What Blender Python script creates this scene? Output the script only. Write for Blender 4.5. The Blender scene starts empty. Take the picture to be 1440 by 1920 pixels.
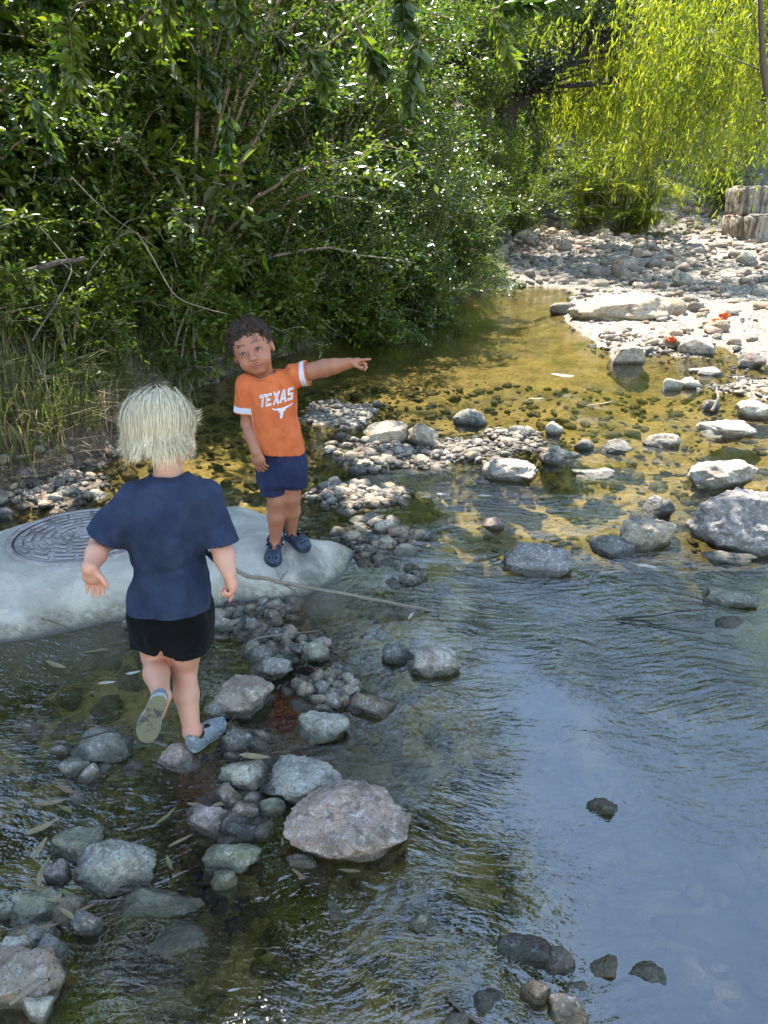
import bpy, math, random
import numpy as np
from mathutils import Vector, Matrix
from mathutils.bvhtree import BVHTree
random.seed(7); RNG = np.random.default_rng(7)
SC = bpy.context.scene
COL = SC.collection
# ---------------------------------------------------------------- camera
CAMZ, PITCH, FPX = 1.45, math.radians(23.5), 1400.0
cam_d = bpy.data.cameras.new('camera'); cam = bpy.data.objects.new('camera', cam_d); COL.objects.link(cam)
cam.location = (0, 0, CAMZ); cam.rotation_euler = (math.pi/2 - PITCH, 0, 0)
cam_d.sensor_fit = 'VERTICAL'; cam_d.sensor_height = 36.0; cam_d.lens = 36.0*FPX/1920.0
cam_d.clip_start = 0.05; cam_d.clip_end = 500
SC.camera = cam
# ---------------------------------------------------------------- light
SUN_EL, SUN_AZ = 60.0, -12.0          # degrees; azimuth measured from +Y towards +X
w = bpy.data.worlds.new('World'); SC.world = w; w.use_nodes = True
nt = w.node_tree; nt.nodes.clear()
o_ = nt.nodes.new('ShaderNodeOutputWorld'); bg = nt.nodes.new('ShaderNodeBackground')
sky = nt.nodes.new('ShaderNodeTexSky'); sky.sky_type = 'NISHITA'; sky.sun_disc = False
sky.sun_elevation = math.radians(SUN_EL); sky.sun_rotation = math.radians(SUN_AZ)
sky.air_density = 1.0; sky.dust_density = 0.1; sky.ozone_density = 3.5
bg.inputs['Strength'].default_value = 0.15
wb = nt.nodes.new('ShaderNodeMix'); wb.data_type = 'RGBA'; wb.blend_type = 'MULTIPLY'; wb.inputs[0].default_value = 1; wb.inputs[7].default_value = (1.12, 1.0, .84, 1)   # daylight white balance
nt.links.new(sky.outputs[0], wb.inputs[6]); nt.links.new(wb.outputs[2], bg.inputs[0]); nt.links.new(bg.outputs[0], o_.inputs[0])
sl = bpy.data.lights.new('sun', 'SUN'); so = bpy.data.objects.new('sun', sl); COL.objects.link(so)
sl.energy = 3.4; sl.angle = math.radians(0.53); sl.color = (1.0, 0.95, 0.86)
SD = Vector((math.sin(math.radians(SUN_AZ))*math.cos(math.radians(SUN_EL)), math.cos(math.radians(SUN_AZ))*math.cos(math.radians(SUN_EL)), math.sin(math.radians(SUN_EL))))
so.rotation_euler = SD.to_track_quat('Z', 'Y').to_euler(); so.location = (0, 20, 30)
SC.view_settings.view_transform = 'Standard'; SC.view_settings.look = 'None'
SC.view_settings.exposure = 2.4; SC.view_settings.gamma = 1.0
SC.view_settings.use_curve_mapping = False
SC.cycles.max_bounces = 10; SC.cycles.transparent_max_bounces = 10
SC.cycles.diffuse_bounces = 4; SC.cycles.glossy_bounces = 3; SC.cycles.transmission_bounces = 4
SC.cycles.caustics_reflective = False; SC.cycles.caustics_refractive = False
SC.cycles.sample_clamp_indirect = 6.0
# ---------------------------------------------------------------- pixel <-> world helpers (1440x1920 photo)
cp, sp = math.cos(PITCH), math.sin(PITCH)
def ray(u, v):
    a = (u-720)/FPX; b = -(v-960)/FPX
    return Vector((a, cp + b*sp, -sp + b*cp))
def at(u, v, Y):
    d = ray(u, v); t = Y/d.y
    return Vector((d.x*t, Y, CAMZ + d.z*t))
def P(u, v, z=0.0):
    d = ray(u, v); t = (z-CAMZ)/d.z
    return Vector((d.x*t, d.y*t, z))
def depth(p): return p[1]*cp + (CAMZ-p[2])*sp
def pix(p):
    dz = depth(p); up = p[1]*sp + (p[2]-CAMZ)*cp
    return 720 + FPX*p[0]/dz, 960 - FPX*up/dz
# ---------------------------------------------------------------- noise
def _h(i, j, k, s):
    i = i.astype(np.uint32); j = j.astype(np.uint32); k = k.astype(np.uint32)
    h = i*np.uint32(374761393) + j*np.uint32(668265263) + k*np.uint32(2147483647) + np.uint32((s*1274126177) & 0xffffffff)
    h = (h ^ (h >> np.uint32(13)))*np.uint32(1274126177); h ^= (h >> np.uint32(16))
    return (h & np.uint32(0xffffff)).astype(np.float32)/8388608.0 - 1.0
def vnoise(p, s=0):
    p = np.asarray(p, dtype=np.float64); f = np.floor(p); t = (p-f); t = t*t*(3-2*t); f = f.astype(np.int64) & 0xffffffff
    i, j, k = f[..., 0], f[..., 1], f[..., 2]; x, y, z = t[..., 0], t[..., 1], t[..., 2]; r = 0
    for a in (0, 1):
        for b in (0, 1):
            for c in (0, 1):
                wgt = (x if a else 1-x)*(y if b else 1-y)*(z if c else 1-z)
                r = r + wgt*_h(i+a, j+b, k+c, s)
    return r
def fbm(p, oct=4, s=0, g=.5):
    p = np.asarray(p, dtype=np.float64); r = 0; a = 1.0
    for o in range(oct):
        r = r + a*vnoise(p*(2.03**o) + 17.3*o, s+o); a *= g
    return r
def xyz(x, y, z=None): return np.stack([x, y, np.zeros_like(x) if z is None else z], -1)
def sstep(a, b, x):
    t = np.clip((x-a)/(b-a), 0, 1); return t*t*(3-2*t)
# ---------------------------------------------------------------- mesh helpers
def mk(name, V, F, mat=None, parent=None, smooth=True, col=None, link=True):
    """V (n,3); F (m,3) or (m,4) array, or a list of arrays of both"""
    V = np.asarray(V, dtype=np.float32); Fs = F if isinstance(F, list) else [F]
    Fs = [np.asarray(f, dtype=np.int32) for f in Fs if len(f)]
    me = bpy.data.meshes.new(name); me.vertices.add(len(V)); me.vertices.foreach_set('co', V.ravel())
    loops = np.concatenate([f.ravel() for f in Fs]); sizes = np.concatenate([np.full(len(f), f.shape[1], np.int32) for f in Fs])
    me.loops.add(len(loops)); me.loops.foreach_set('vertex_index', loops)
    starts = np.concatenate([[0], np.cumsum(sizes)[:-1]]).astype(np.int32)
    me.polygons.add(len(sizes)); me.polygons.foreach_set('loop_start', starts)
    me.update(calc_edges=True); me.validate()
    if smooth: me.polygons.foreach_set('use_smooth', np.ones(len(me.polygons), dtype=bool))
    if col is not None:
        c = np.ones((len(V), 4), np.float32); c[:, :col.shape[1]] = col
        at_ = me.color_attributes.new('col', 'FLOAT_COLOR', 'POINT'); at_.data.foreach_set('color', c.ravel())
    if mat: me.materials.append(mat)
    if not link: return me
    return ob(name, me, parent)
def ob(name, me, parent=None):
    o = bpy.data.objects.new(name, me); COL.objects.link(o)
    if parent is not None:
        o.parent = parent
    return o
def tag(o, label=None, cat=None, group=None, kind=None):
    if label: o['label'] = label
    if cat: o['category'] = cat
    if group: o['group'] = group
    if kind: o['kind'] = kind
    return o
def empty(name, loc, rz=0.0):
    o = bpy.data.objects.new(name, None); COL.objects.link(o); o.location = loc; o.rotation_euler = (0, 0, rz)
    o.empty_display_size = .1; return o
def recenter(o, c):
    """shift mesh so object origin is at c (mesh given in world coordinates)"""
    c = Vector(c); o.data.transform(Matrix.Translation(-c)); o.location = c; return o
def gridF(n, m, off=0):
    i = np.arange(n-1)[:, None]*m + np.arange(m-1)[None, :] + off
    return np.stack([i, i+m, i+m+1, i+1], -1).reshape(-1, 4)
def tube(path, rad, sides=6, cap=True):
    path = np.asarray(path, float); n = len(path); rad = np.broadcast_to(np.asarray(rad, float), (n,))
    T = np.gradient(path, axis=0); T /= np.linalg.norm(T, axis=1)[:, None] + 1e-9
    ref = np.array([0, 0, 1.0]) if abs(T[:, 2]).mean() < .8 else np.array([1.0, 0, 0])
    A = np.cross(T, ref); A /= np.linalg.norm(A, axis=1)[:, None] + 1e-9; B = np.cross(T, A)
    th = np.arange(sides)*2*math.pi/sides
    V = path[:, None, :] + rad[:, None, None]*(np.cos(th)[None, :, None]*A[:, None, :] + np.sin(th)[None, :, None]*B[:, None, :])
    V = V.reshape(-1, 3); i = np.arange(n-1)[:, None]*sides; j = np.arange(sides)[None, :]; jn = (j+1) % sides
    F = np.stack([i+j, i+jn, i+sides+jn, i+sides+j], -1).reshape(-1, 4)
    return V, F
def join(parts):
    Vs, Fs, off = [], {}, 0
    for V, F in parts:
        for f in (F if isinstance(F, list) else [F]):
            f = np.asarray(f)
            if len(f): Fs.setdefault(f.shape[1], []).append(f+off)
        Vs.append(V); off += len(V)
    return np.concatenate(Vs), [np.concatenate(v) for v in Fs.values()]
def bez(a, b, c, n=8):
    t = np.linspace(0, 1, n)[:, None]; a, b, c = map(np.asarray, (a, b, c))
    return (1-t)**2*a + 2*t*(1-t)*b + t*t*c
_ico = {}
def ico(n):
    if n not in _ico:
        import bmesh
        bm = bmesh.new(); bmesh.ops.create_icosphere(bm, subdivisions=n, radius=1.0)
        V = np.array([v.co[:] for v in bm.verts]); F = np.array([[v.index for v in f.verts] for f in bm.faces]); bm.free()
        _ico[n] = (V, F)
    return _ico[n]
# ---------------------------------------------------------------- materials
class N:
    def __init__(s, name):
        s.m = bpy.data.materials.new(name); s.m.use_nodes = True; s.t = s.m.node_tree; s.t.nodes.clear()
        s.out = s.t.nodes.new('ShaderNodeOutputMaterial')
    def n(s, typ, **kw):
        nd = s.t.nodes.new('ShaderNode'+typ)
        ins = kw.pop('ins', {})
        for k, v in kw.items(): setattr(nd, k, v)
        for k, v in ins.items(): s.set(nd.inputs[k], v)
        return nd
    def set(s, sock, v):
        if isinstance(v, bpy.types.NodeSocket): s.t.links.new(v, sock)
        elif isinstance(v, (tuple, list)) and len(v) == 3 and sock.type == 'RGBA': sock.default_value = (*v, 1)
        else: sock.default_value = v
    def math(s, op, a, b=0.0, c=None, clamp=False):
        nd = s.n('Math', operation=op, use_clamp=clamp); s.set(nd.inputs[0], a); s.set(nd.inputs[1], b)
        if c is not None: s.set(nd.inputs[2], c)
        return nd.outputs[0]
    def mix(s, f, a, b, bt='MIX'):
        nd = s.n('Mix', data_type='RGBA', blend_type=bt); s.set(nd.inputs[0], f); s.set(nd.inputs[6], a); s.set(nd.inputs[7], b)
        return nd.outputs[2]
    def noise(s, scale, detail=4, rough=.55, vec=None, dist=0.0):
        nd = s.n('TexNoise'); s.set(nd.inputs['Scale'], scale); nd.inputs['Detail'].default_value = detail
        nd.inputs['Roughness'].default_value = rough; nd.inputs['Distortion'].default_value = dist
        if vec is not None: s.set(nd.inputs['Vector'], vec)
        return nd.outputs['Fac']
    def ramp(s, f, stops):
        nd = s.n('ValToRGB'); s.set(nd.inputs[0], f); e = nd.color_ramp.elements
        while len(e) < len(stops): e.new(.5)
        for el, (p, c) in zip(e, stops):
            el.position = p; el.color = (*c, 1) if isinstance(c, (tuple, list)) else (c, c, c, 1)
        return nd.outputs[0]
    def mrange(s, v, a, b, c=0.0, d=1.0):
        nd = s.n('MapRange', interpolation_type='SMOOTHSTEP'); s.set(nd.inputs[0], v)
        for i, x in enumerate((a, b, c, d)): s.set(nd.inputs[1+i], x)
        return nd.outputs[0]
    def bump(s, h, strength=.5, dist=.01, nrm=None):
        nd = s.n('Bump'); s.set(nd.inputs['Strength'], strength); s.set(nd.inputs['Distance'], dist); s.set(nd.inputs['Height'], h)
        if nrm is not None: s.set(nd.inputs['Normal'], nrm)
        return nd.outputs[0]
    def pbr(s, color, rough=.6, normal=None, spec=.5, **kw):
        nd = s.n('BsdfPrincipled'); s.set(nd.inputs['Base Color'], color); s.set(nd.inputs['Roughness'], rough)
        s.set(nd.inputs['Specular IOR Level'], spec)
        if normal is not None: s.set(nd.inputs['Normal'], normal)
        for k, v in kw.items(): s.set(nd.inputs[k.replace('_', ' ')], v)
        return nd.outputs[0]
    def fin(s, sh): s.t.links.new(sh, s.out.inputs[0]); return s.m
def sep(n_, v):
    nd = n_.n('SeparateXYZ'); n_.set(nd.inputs[0], v); return nd.outputs

def rock_mat(name, src):
    n = N(name); geo = n.n('NewGeometry'); pos = geo.outputs['Position']; z = sep(n, pos)[2]
    if src == 'object':
        oi = n.n('ObjectInfo'); base = oi.outputs['Color']; off = n.math('MULTIPLY', oi.outputs['Random'], 37.0)
    else:
        base = n.n('VertexColor', layer_name='col').outputs[0]; off = 0.0
    vec = n.n('VectorMath', operation='ADD'); n.set(vec.inputs[0], pos)
    cx = n.n('CombineXYZ'); n.set(cx.inputs[0], off); n.set(cx.inputs[1], off); n.set(vec.inputs[1], cx.outputs[0]); vec = vec.outputs[0]
    big = n.noise(9, 6, .6, vec, .6); fine = n.noise(60, 6, .7, vec); spk = n.noise(190, 3, .6, vec)
    patch = n.noise(5.5, 5, .65, vec, 1.2)
    c = n.mix(n.mrange(big, .35, .65, 0, 1), base, n.mix(.5, base, (.16, .15, .135)))
    c = n.mix(n.mrange(fine, .5, .66, 0, .85), c, n.mix(.55, base, (.72, .70, .66)))
    mid = n.noise(21, 5, .7, vec, .8); c = n.mix(n.mrange(mid, .50, .64, 0, .75), c, n.mix(1, c, (.42, .40, .37), 'MULTIPLY'))
    c = n.mix(n.mrange(patch, .55, .64, 0, .6), c, (.22, .13, .09))      # iron staining
    c = n.mix(n.mrange(spk, .56, .68, 0, .75), c, (.06, .055, .05))
    nz = sep(n, geo.outputs['Normal'])[2]
    # wet and mossy towards the water line
    wob = n.math('MULTIPLY_ADD', big, .05, -.025)
    zz = n.math('ADD', z, wob)
    wet = n.mrange(zz, .038, .012, 0, 1)
    alg = n.math('MULTIPLY', n.mrange(zz, .03, -.02, 0, 1), n.mrange(fine, .35, .6, .25, .85))
    c = n.mix(alg, c, (.085, .085, .028))
    c = n.mix(wet, c, n.mix(1.0, c, (.34, .33, .30), 'MULTIPLY'))
    r = n.math('MULTIPLY_ADD', wet, -.5, .82)
    crack = n.n('TexVoronoi', feature='DISTANCE_TO_EDGE'); n.set(crack.inputs['Vector'], vec); crack.inputs['Scale'].default_value = 11
    h = n.math('ADD', n.math('MULTIPLY', fine, .6), n.math('MULTIPLY', big, 1.0))
    h = n.math('ADD', h, n.math('MULTIPLY', n.mrange(crack.outputs[0], 0, .03, 0, 1), .12))
    nb = n.bump(h, 1.0, .02, n.bump(spk, .5, .004))
    return n.fin(n.pbr(c, r, nb, .45))
M = {}
M['rock'] = rock_mat('river_rock', 'object'); M['pebble'] = rock_mat('river_pebble', 'col')

def leaf_mat(name, c0, c1, c2, rough=.38, trans=.45, tcol=None, spec=.5):
    n = N(name); a = n.n('VertexColor', layer_name='col').outputs[0]; r = sep(n, a)[0]
    oi = n.n('ObjectInfo').outputs['Random']
    c = n.ramp(r, [(0.0, c0), (.45, c1), (1.0, c2)])
    c = n.mix(n.math('MULTIPLY', oi, .25), c, c0)
    p = n.pbr(c, rough, None, spec)
    t = n.n('BsdfTranslucent'); n.set(t.inputs[0], n.mix(1.0, c, tcol or (1.5, 1.7, .55), 'MULTIPLY'))
    m = n.n('MixShader'); m.inputs[0].default_value = trans; n.set(m.inputs[1], p); n.set(m.inputs[2], t.outputs[0])
    return n.fin(m.outputs[0])
M['leaf'] = leaf_mat('glossy_leaf', (.028, .055, .012), (.075, .115, .022), (.19, .22, .04), .27, .42, None, .7)
M['oakleaf'] = leaf_mat('oak_leaf', (.012, .022, .009), (.02, .035, .012), (.05, .07, .016), .4, .3)
M['yleaf'] = leaf_mat('willow_leaf', (.125, .18, .02), (.19, .245, .028), (.30, .325, .045), .45, .62, (1.6, 1.5, .5))
M['mleaf'] = leaf_mat('mid_leaf', (.06, .092, .014), (.11, .145, .02), (.20, .22, .03), .42, .5)
M['grass'] = leaf_mat('grass_blade', (.09, .13, .025), (.17, .20, .05), (.34, .30, .16), .5, .35)
M['straw'] = leaf_mat('straw_blade', (.12, .09, .05), (.24, .19, .11), (.42, .36, .24), .6, .3, (1, .9, .6))
def bark_mat(name, c0, c1):
    n = N(name); co = n.n('TexCoord').outputs['Object']
    f = n.noise(14, 6, .65, co, .5); g = n.noise(60, 4, .6, co)
    return n.fin(n.pbr(n.mix(f, c0, c1), .85, n.bump(n.math('ADD', f, g), .8, .02), .3))
M['bark'] = bark_mat('bark', (.05, .038, .028), (.17, .14, .11)); M['twig'] = bark_mat('pale_twig', (.16, .12, .085), (.34, .28, .21))
M['darkbark'] = bark_mat('dark_bark', (.02, .016, .013), (.07, .055, .042))
# ================================================================ terrain
def wp(l, z=0.0): return [tuple(P(u, v, z)[:2]) for u, v in l]
LEFT = [(-6, -6), (-3.4, 0), (-2.7, 2.3), (-2.25, 3.1)] + wp([(0, 955), (60, 928), (150, 885), (215, 850), (250, 800), (330, 745), (400, 714), (470, 690), (560, 660), (640, 632), (760, 598), (860, 568), (885, 552), (930, 540)])
RIGHT = wp([(1000, 536), (1060, 540), (1090, 552), (1062, 575), (1062, 600), (1130, 650), (1200, 665), (1260, 655), (1345, 645), (1385, 668), (1520, 700)]) + [(6.5, 6), (5.5, 3), (4.6, 0), (5, -6)]
POLY = np.array(LEFT + RIGHT)
def polysd(pts, poly):
    """signed distance, negative inside"""
    x, y = pts[:, 0], pts[:, 1]; d = np.full(len(x), 1e9); ins = np.zeros(len(x), bool); n = len(poly)
    for i in range(n):
        a = poly[i]; b = poly[(i+1) % n]; e = b-a; wx = x-a[0]; wy = y-a[1]
        t = np.clip((wx*e[0]+wy*e[1])/(e@e+1e-12), 0, 1); d = np.minimum(d, (wx-t*e[0])**2+(wy-t*e[1])**2)
        c = ((a[1] > y) != (b[1] > y))
        with np.errstate(divide='ignore', invalid='ignore'):
            xi = (b[0]-a[0])*(y-a[1])/(b[1]-a[1]+1e-15)+a[0]
        ins ^= (c & (x < xi))
    d = np.sqrt(d); return np.where(ins, -d, d)
def pld(pts, line):
    x, y = pts[:, 0], pts[:, 1]; d = np.full(len(x), 1e9)
    for a, b in zip(line[:-1], line[1:]):
        a = np.array(a); b = np.array(b); e = b-a; wx = x-a[0]; wy = y-a[1]
        t = np.clip((wx*e[0]+wy*e[1])/(e@e+1e-12), 0, 1); d = np.minimum(d, (wx-t*e[0])**2+(wy-t*e[1])**2)
    return np.sqrt(d)
# gravel bars and shoals: (u, v, half width px, half height px, height at the middle)
ZONES = [(700, 858, 150, 48, .035), (850, 850, 130, 40, .022), (960, 822, 100, 26, .02), (1045, 855, 50, 18, .02),
         (640, 928, 90, 34, .035), (740, 930, 80, 26, .012), (700, 1010, 75, 50, .02), (770, 1080, 50, 24, -.004),
         (570, 1215, 130, 45, .012), (610, 1290, 120, 60, .022), (470, 1400, 120, 60, -.012), (450, 1520, 130, 70, -.008),
         (90, 1720, 110, 110, -.01), (330, 1192, 110, 26, .022), (430, 1160, 90, 30, .02), (500, 1150, 90, 30, .01),
         (110, 925, 120, 40, .05), (650, 780, 110, 36, .05), (1170, 652, 60, 14, .02), (1290, 665, 60, 12, .02),
         (1420, 730, 90, 34, .03), (1380, 690, 60, 12, .0), (230, 1440, 130, 60, -.03)]
ZW = []
for u, v, ru, rv, h in ZONES:
    c = P(u, v); s = FPX/depth(c); ry = (P(u, v-rv).y - P(u, v+rv).y)/2
    ZW.append((c.x, c.y, ru/s, ry, h))
def bed(x, y):
    x = np.asarray(x, float); y = np.asarray(y, float); sh = x.shape; x = x.ravel(); y = y.ravel()
    pts = np.stack([x, y], 1); sd = polysd(pts, POLY)
    dl = pld(pts, LEFT); dr = pld(pts, RIGHT); left = dl < dr
    n1 = fbm(xyz(x, y)*1.1, 3, 3); n2 = fbm(xyz(x, y)*4.5, 4, 9); n3 = fbm(xyz(x, y)*16, 3, 21)
    dep = -(.02 + .17*sstep(0, .55, -sd)*(.75+.5*n1)) + .03*n2 + .012*n3
    pool = np.exp(-(((x-1.25)/.75)**2+((y-1.75)/.9)**2)); dep = dep-.10*pool
    for cx, cy, rx, ry, h in ZW:
        q = np.sqrt(((x-cx)/rx)**2+((y-cy)/ry)**2) + .45*n2 + .2*n1
        wgt = 1-sstep(.45, 1.15, q); dep = dep*(1-wgt) + wgt*(h*.55-.003+.016*n2+.009*n3)
    g = .03 + .045*np.minimum(sd, 8) + .03*n2*sstep(0, .6, sd) + .06*n1*sstep(.5, 4, sd) + .016*n3
    g = g + .25*np.maximum(sd-9, 0)
    lb = sstep(0, .22, sd)*.22 + sstep(.08, 1.1, sd)*.62 + .34*np.clip(sd-.5, 0, 7) + .10*n1*sstep(0, .5, sd) + .06*n2*sstep(0, .2, sd) + .02*n3
    wl = sstep(.7, -.7, dl-dr)*(1-sstep(12, 16.5, y)); land = lb*wl+g*(1-wl)
    z = np.where(sd < 0, dep, land)
    z = z + .35*np.maximum(y-30, 0)*sstep(30, 34, y)*np.where(y < 60, 1, 1)*.35
    return z.reshape(sh)
def bed1(x, y): return float(bed(np.array([x]), np.array([y]))[0])
na, nb_ = 350, 410
ua = np.linspace(-1, 1, na); xs = 0.35 + 4.6*np.sinh(2.9*ua)/np.sinh(2.9)*1.0
xs = np.sign(ua)*np.abs(np.sinh(4.3*ua)/np.sinh(4.3))*48 + 0.1 + ua*1.6
ub = np.linspace(0, 1, nb_); ys = .3 + 1.9*ub*2.2 + np.sinh(4.6*ub)/np.sinh(4.6)*75*1.0
ys = np.concatenate([np.linspace(-6, .28, 14), ys])
GX, GY = np.meshgrid(xs, ys, indexing='ij'); GZ = bed(GX, GY)
n = N('creek_bed'); geo = n.n('NewGeometry'); pos = geo.outputs['Position']; z = sep(n, pos)[2]
a = n.noise(3.2, 5, .6, pos, .4); b = n.noise(22, 5, .65, pos, .4); c_ = n.noise(95, 4, .6, pos)
bedc = n.ramp(a, [(.3, (.08, .07, .022)), (.45, (.19, .15, .06)), (.58, (.29, .22, .10)), (.75, (.15, .15, .04))])
bedc = n.mix(n.mrange(b, .48, .66, 0, .7), bedc, (.06, .045, .016))
vor = n.n('TexVoronoi'); n.set(vor.inputs['Vector'], pos); vor.inputs['Scale'].default_value = 34
vor2 = n.n('TexVoronoi'); n.set(vor2.inputs['Vector'], pos); vor2.inputs['Scale'].default_value = 12
cell = sep(n, vor.outputs['Color'])[0]
grav = n.ramp(cell, [(0, (.20, .17, .13)), (.4, (.34, .30, .24)), (.75, (.46, .42, .36)), (1, (.26, .18, .12))])
grav = n.mix(n.mrange(vor.outputs['Distance'], .25, .75, 0, .8), grav, (.09, .07, .05))
dry = n.mrange(z, -.015, .012)
col = n.mix(dry, bedc, grav)
soil = n.ramp(b, [(.3, (.045, .032, .02)), (.55, (.12, .09, .06)), (.75, (.22, .17, .11))])
py = sep(n, pos)[1]; px_ = sep(n, pos)[0]
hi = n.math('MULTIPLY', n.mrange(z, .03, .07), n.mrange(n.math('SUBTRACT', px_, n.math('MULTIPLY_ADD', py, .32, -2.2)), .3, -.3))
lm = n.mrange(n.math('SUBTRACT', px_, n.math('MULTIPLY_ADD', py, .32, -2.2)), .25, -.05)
fg_shade = n.math('MULTIPLY', n.math('MULTIPLY', n.mrange(py, 4.0, 2.6), n.mrange(px_, .15, .8, .3, 1.4)), n.mrange(n.noise(2.6, 4, .6, pos, .5), .36, .56, .35, 1))  # near and right-hand bed darkened in its colour, standing in for shade and depth
col = n.mix(n.math('MULTIPLY', fg_shade, n.mrange(z, .0, -.04)), col, n.mix(b, (.020, .022, .008), (.040, .038, .016)))
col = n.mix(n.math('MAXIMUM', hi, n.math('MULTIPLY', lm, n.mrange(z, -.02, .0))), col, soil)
hgt = n.math('ADD', n.math('MULTIPLY', b, 1.0), n.math('MULTIPLY', c_, .4))
hgt = n.math('SUBTRACT', hgt, n.math('MULTIPLY', vor.outputs['Distance'], .7))
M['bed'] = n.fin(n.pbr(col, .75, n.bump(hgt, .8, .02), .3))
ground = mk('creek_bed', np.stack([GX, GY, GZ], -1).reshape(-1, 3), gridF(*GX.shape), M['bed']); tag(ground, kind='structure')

# ================================================================ water
n = N('creek_water'); geo = n.n('NewGeometry'); pos = geo.outputs['Position']; s_ = sep(n, pos)
def mapv(n, v, sx, sy, rot=0):
    m = n.n('Mapping'); n.set(m.inputs[0], v); m.inputs['Scale'].default_value = (sx, sy, 1); m.inputs['Rotation'].default_value = (0, 0, rot); return m.outputs[0]
warp = n.n('TexNoise'); n.set(warp.inputs['Vector'], pos); warp.inputs['Scale'].default_value = 1.7; warp.inputs['Detail'].default_value = 2
wv = n.n('VectorMath', operation='MULTIPLY_ADD'); n.set(wv.inputs[0], warp.outputs['Color']); wv.inputs[1].default_value = (.35, .35, 0); n.set(wv.inputs[2], pos); wv = wv.outputs[0]
w1 = n.noise(1, 3, .55, mapv(n, wv, 8, 24, .25)); w2 = n.noise(1, 3, .6, mapv(n, wv, 26, 60, -.35)); w3 = n.noise(1.6, 2, .5, pos)
h = n.math('ADD', n.math('MULTIPLY', w1, .42), n.math('MULTIPLY', w2, .20))
amp = n.mrange(w3, .36, .62, .08, .9)
h = n.math('MULTIPLY', h, amp)
# ring waves spreading from stones the current touches
RINGS = [(1250, 1720, 120, .035, .55), (1135, 1490, 150, .02, .22), (660, 1690, 150, .03, .25), (1060, 1090, 130, .03, .3), (330, 1470, 150, .03, .2), (1100, 1850, 140, .025, .3)]
for (u, v, k, am, rad) in RINGS:
    c = P(u, v); d = n.n('VectorMath', operation='DISTANCE'); n.set(d.inputs[0], wv); d.inputs[1].default_value = (c.x+.17, c.y+.17, 0)
    s = n.math('SINE', n.math('MULTIPLY', d.outputs['Value'], float(k)))
    f = n.mrange(d.outputs['Value'], rad*.25, rad, 1, 0)
    f = n.math('MULTIPLY', f, n.mrange(w3, .42, .58)); h = n.math('ADD', h, n.math('MULTIPLY', n.math('MULTIPLY', s, f), am*.8))
# calm pool with the sky in it
pc = P(1290, 1560); d = n.n('VectorMath', operation='DISTANCE'); n.set(d.inputs[0], pos); d.inputs[1].default_value = tuple(pc)
calm = n.mrange(d.outputs['Value'], .12, .5, .25, 1)
far = n.mrange(s_[1], 2.6, 6, 1, .40)
nrm = n.bump(n.math('MULTIPLY', n.math('MULTIPLY', h, calm), far), 1.0, .030)
dt = n.n('VectorMath', operation='DOT_PRODUCT'); n.set(dt.inputs[0], nrm); n.set(dt.inputs[1], geo.outputs['Incoming'])
om = n.math('SUBTRACT', 1.0, n.math('ABSOLUTE', dt.outputs['Value']), clamp=True)
R0 = .15; fres = n.math('MULTIPLY_ADD', n.math('POWER', om, 5.0), 1-R0, R0)
gl = n.n('BsdfGlossy'); gl.inputs['Roughness'].default_value = .02; n.set(gl.inputs['Normal'], nrm)
tr = n.n('BsdfTransparent'); tr.inputs[0].default_value = (.84, .79, .58, 1)
mx = n.n('MixShader'); n.set(mx.inputs[0], fres); n.set(mx.inputs[1], tr.outputs[0]); n.set(mx.inputs[2], gl.outputs[0])
M['water'] = n.fin(mx.outputs[0])
wx = np.linspace(-9, 9, 40); wy = np.linspace(-6, 24, 60); WX, WY = np.meshgrid(wx, wy, indexing='ij')
water = mk('creek_water', np.stack([WX, WY, np.zeros_like(WX)], -1).reshape(-1, 3), gridF(*WX.shape), M['water']); tag(water, kind='structure')

# ================================================================ concrete slab round the manhole
sb = wp([(-260, 1215), (0, 1208), (70, 1200), (130, 1186), (190, 1172), (250, 1166), (330, 1155), (420, 1140), (500, 1130), (555, 1122), (612, 1100), (650, 1070), (672, 1030)])
st = [tuple(P(u, v, .12)[:2]) for u, v in [(600, 985), (560, 958), (480, 932), (400, 926), (250, 934), (120, 955), (0, 978), (-260, 1000)]]
SLAB = np.array(sb+st)
def slab_exact(x, y):
    sd = -polysd(np.stack([np.ravel(x), np.ravel(y)], 1), SLAB).reshape(np.shape(x))
    p = xyz(np.asarray(x, float), np.asarray(y, float))
    sd = sd + .012*fbm(p*7, 3, 4)
    hh = .125*(1-np.exp(-np.maximum(sd, 0)/.055)) + .065*(1-np.exp(-np.maximum(sd, 0)/.40)) - .012 + .008*fbm(p*4, 3, 2) + .0015*fbm(p*40, 3, 5)
    return np.where(sd > 0, hh, -.012 + sd*1.5)
_gx = np.linspace(SLAB[:, 0].min()-.4, SLAB[:, 0].max()+.4, 160); _gy = np.linspace(SLAB[:, 1].min()-.4, SLAB[:, 1].max()+.4, 110)
_A, _B = np.meshgrid(_gx, _gy, indexing='ij'); _H = slab_exact(_A, _B)
for _ in range(5):
    _P = np.pad(_H, 1, mode='edge'); _H = (_P[:-2, 1:-1]+_P[2:, 1:-1]+_P[1:-1, :-2]+_P[1:-1, 2:]+2*_H)/6
def slab_raw(x, y):
    x = np.asarray(x, float); y = np.asarray(y, float); i = np.clip((x-_gx[0])/(_gx[1]-_gx[0]), 0, len(_gx)-1.001); j = np.clip((y-_gy[0])/(_gy[1]-_gy[0]), 0, len(_gy)-1.001); i0 = i.astype(int); j0 = j.astype(int); a = i-i0; b = j-j0
    return (_H[i0, j0]*(1-a)+_H[i0+1, j0]*a)*(1-b)+(_H[i0, j0+1]*(1-a)+_H[i0+1, j0+1]*a)*b+.0025*fbm(xyz(x, y)*22, 3, 5)
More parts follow.
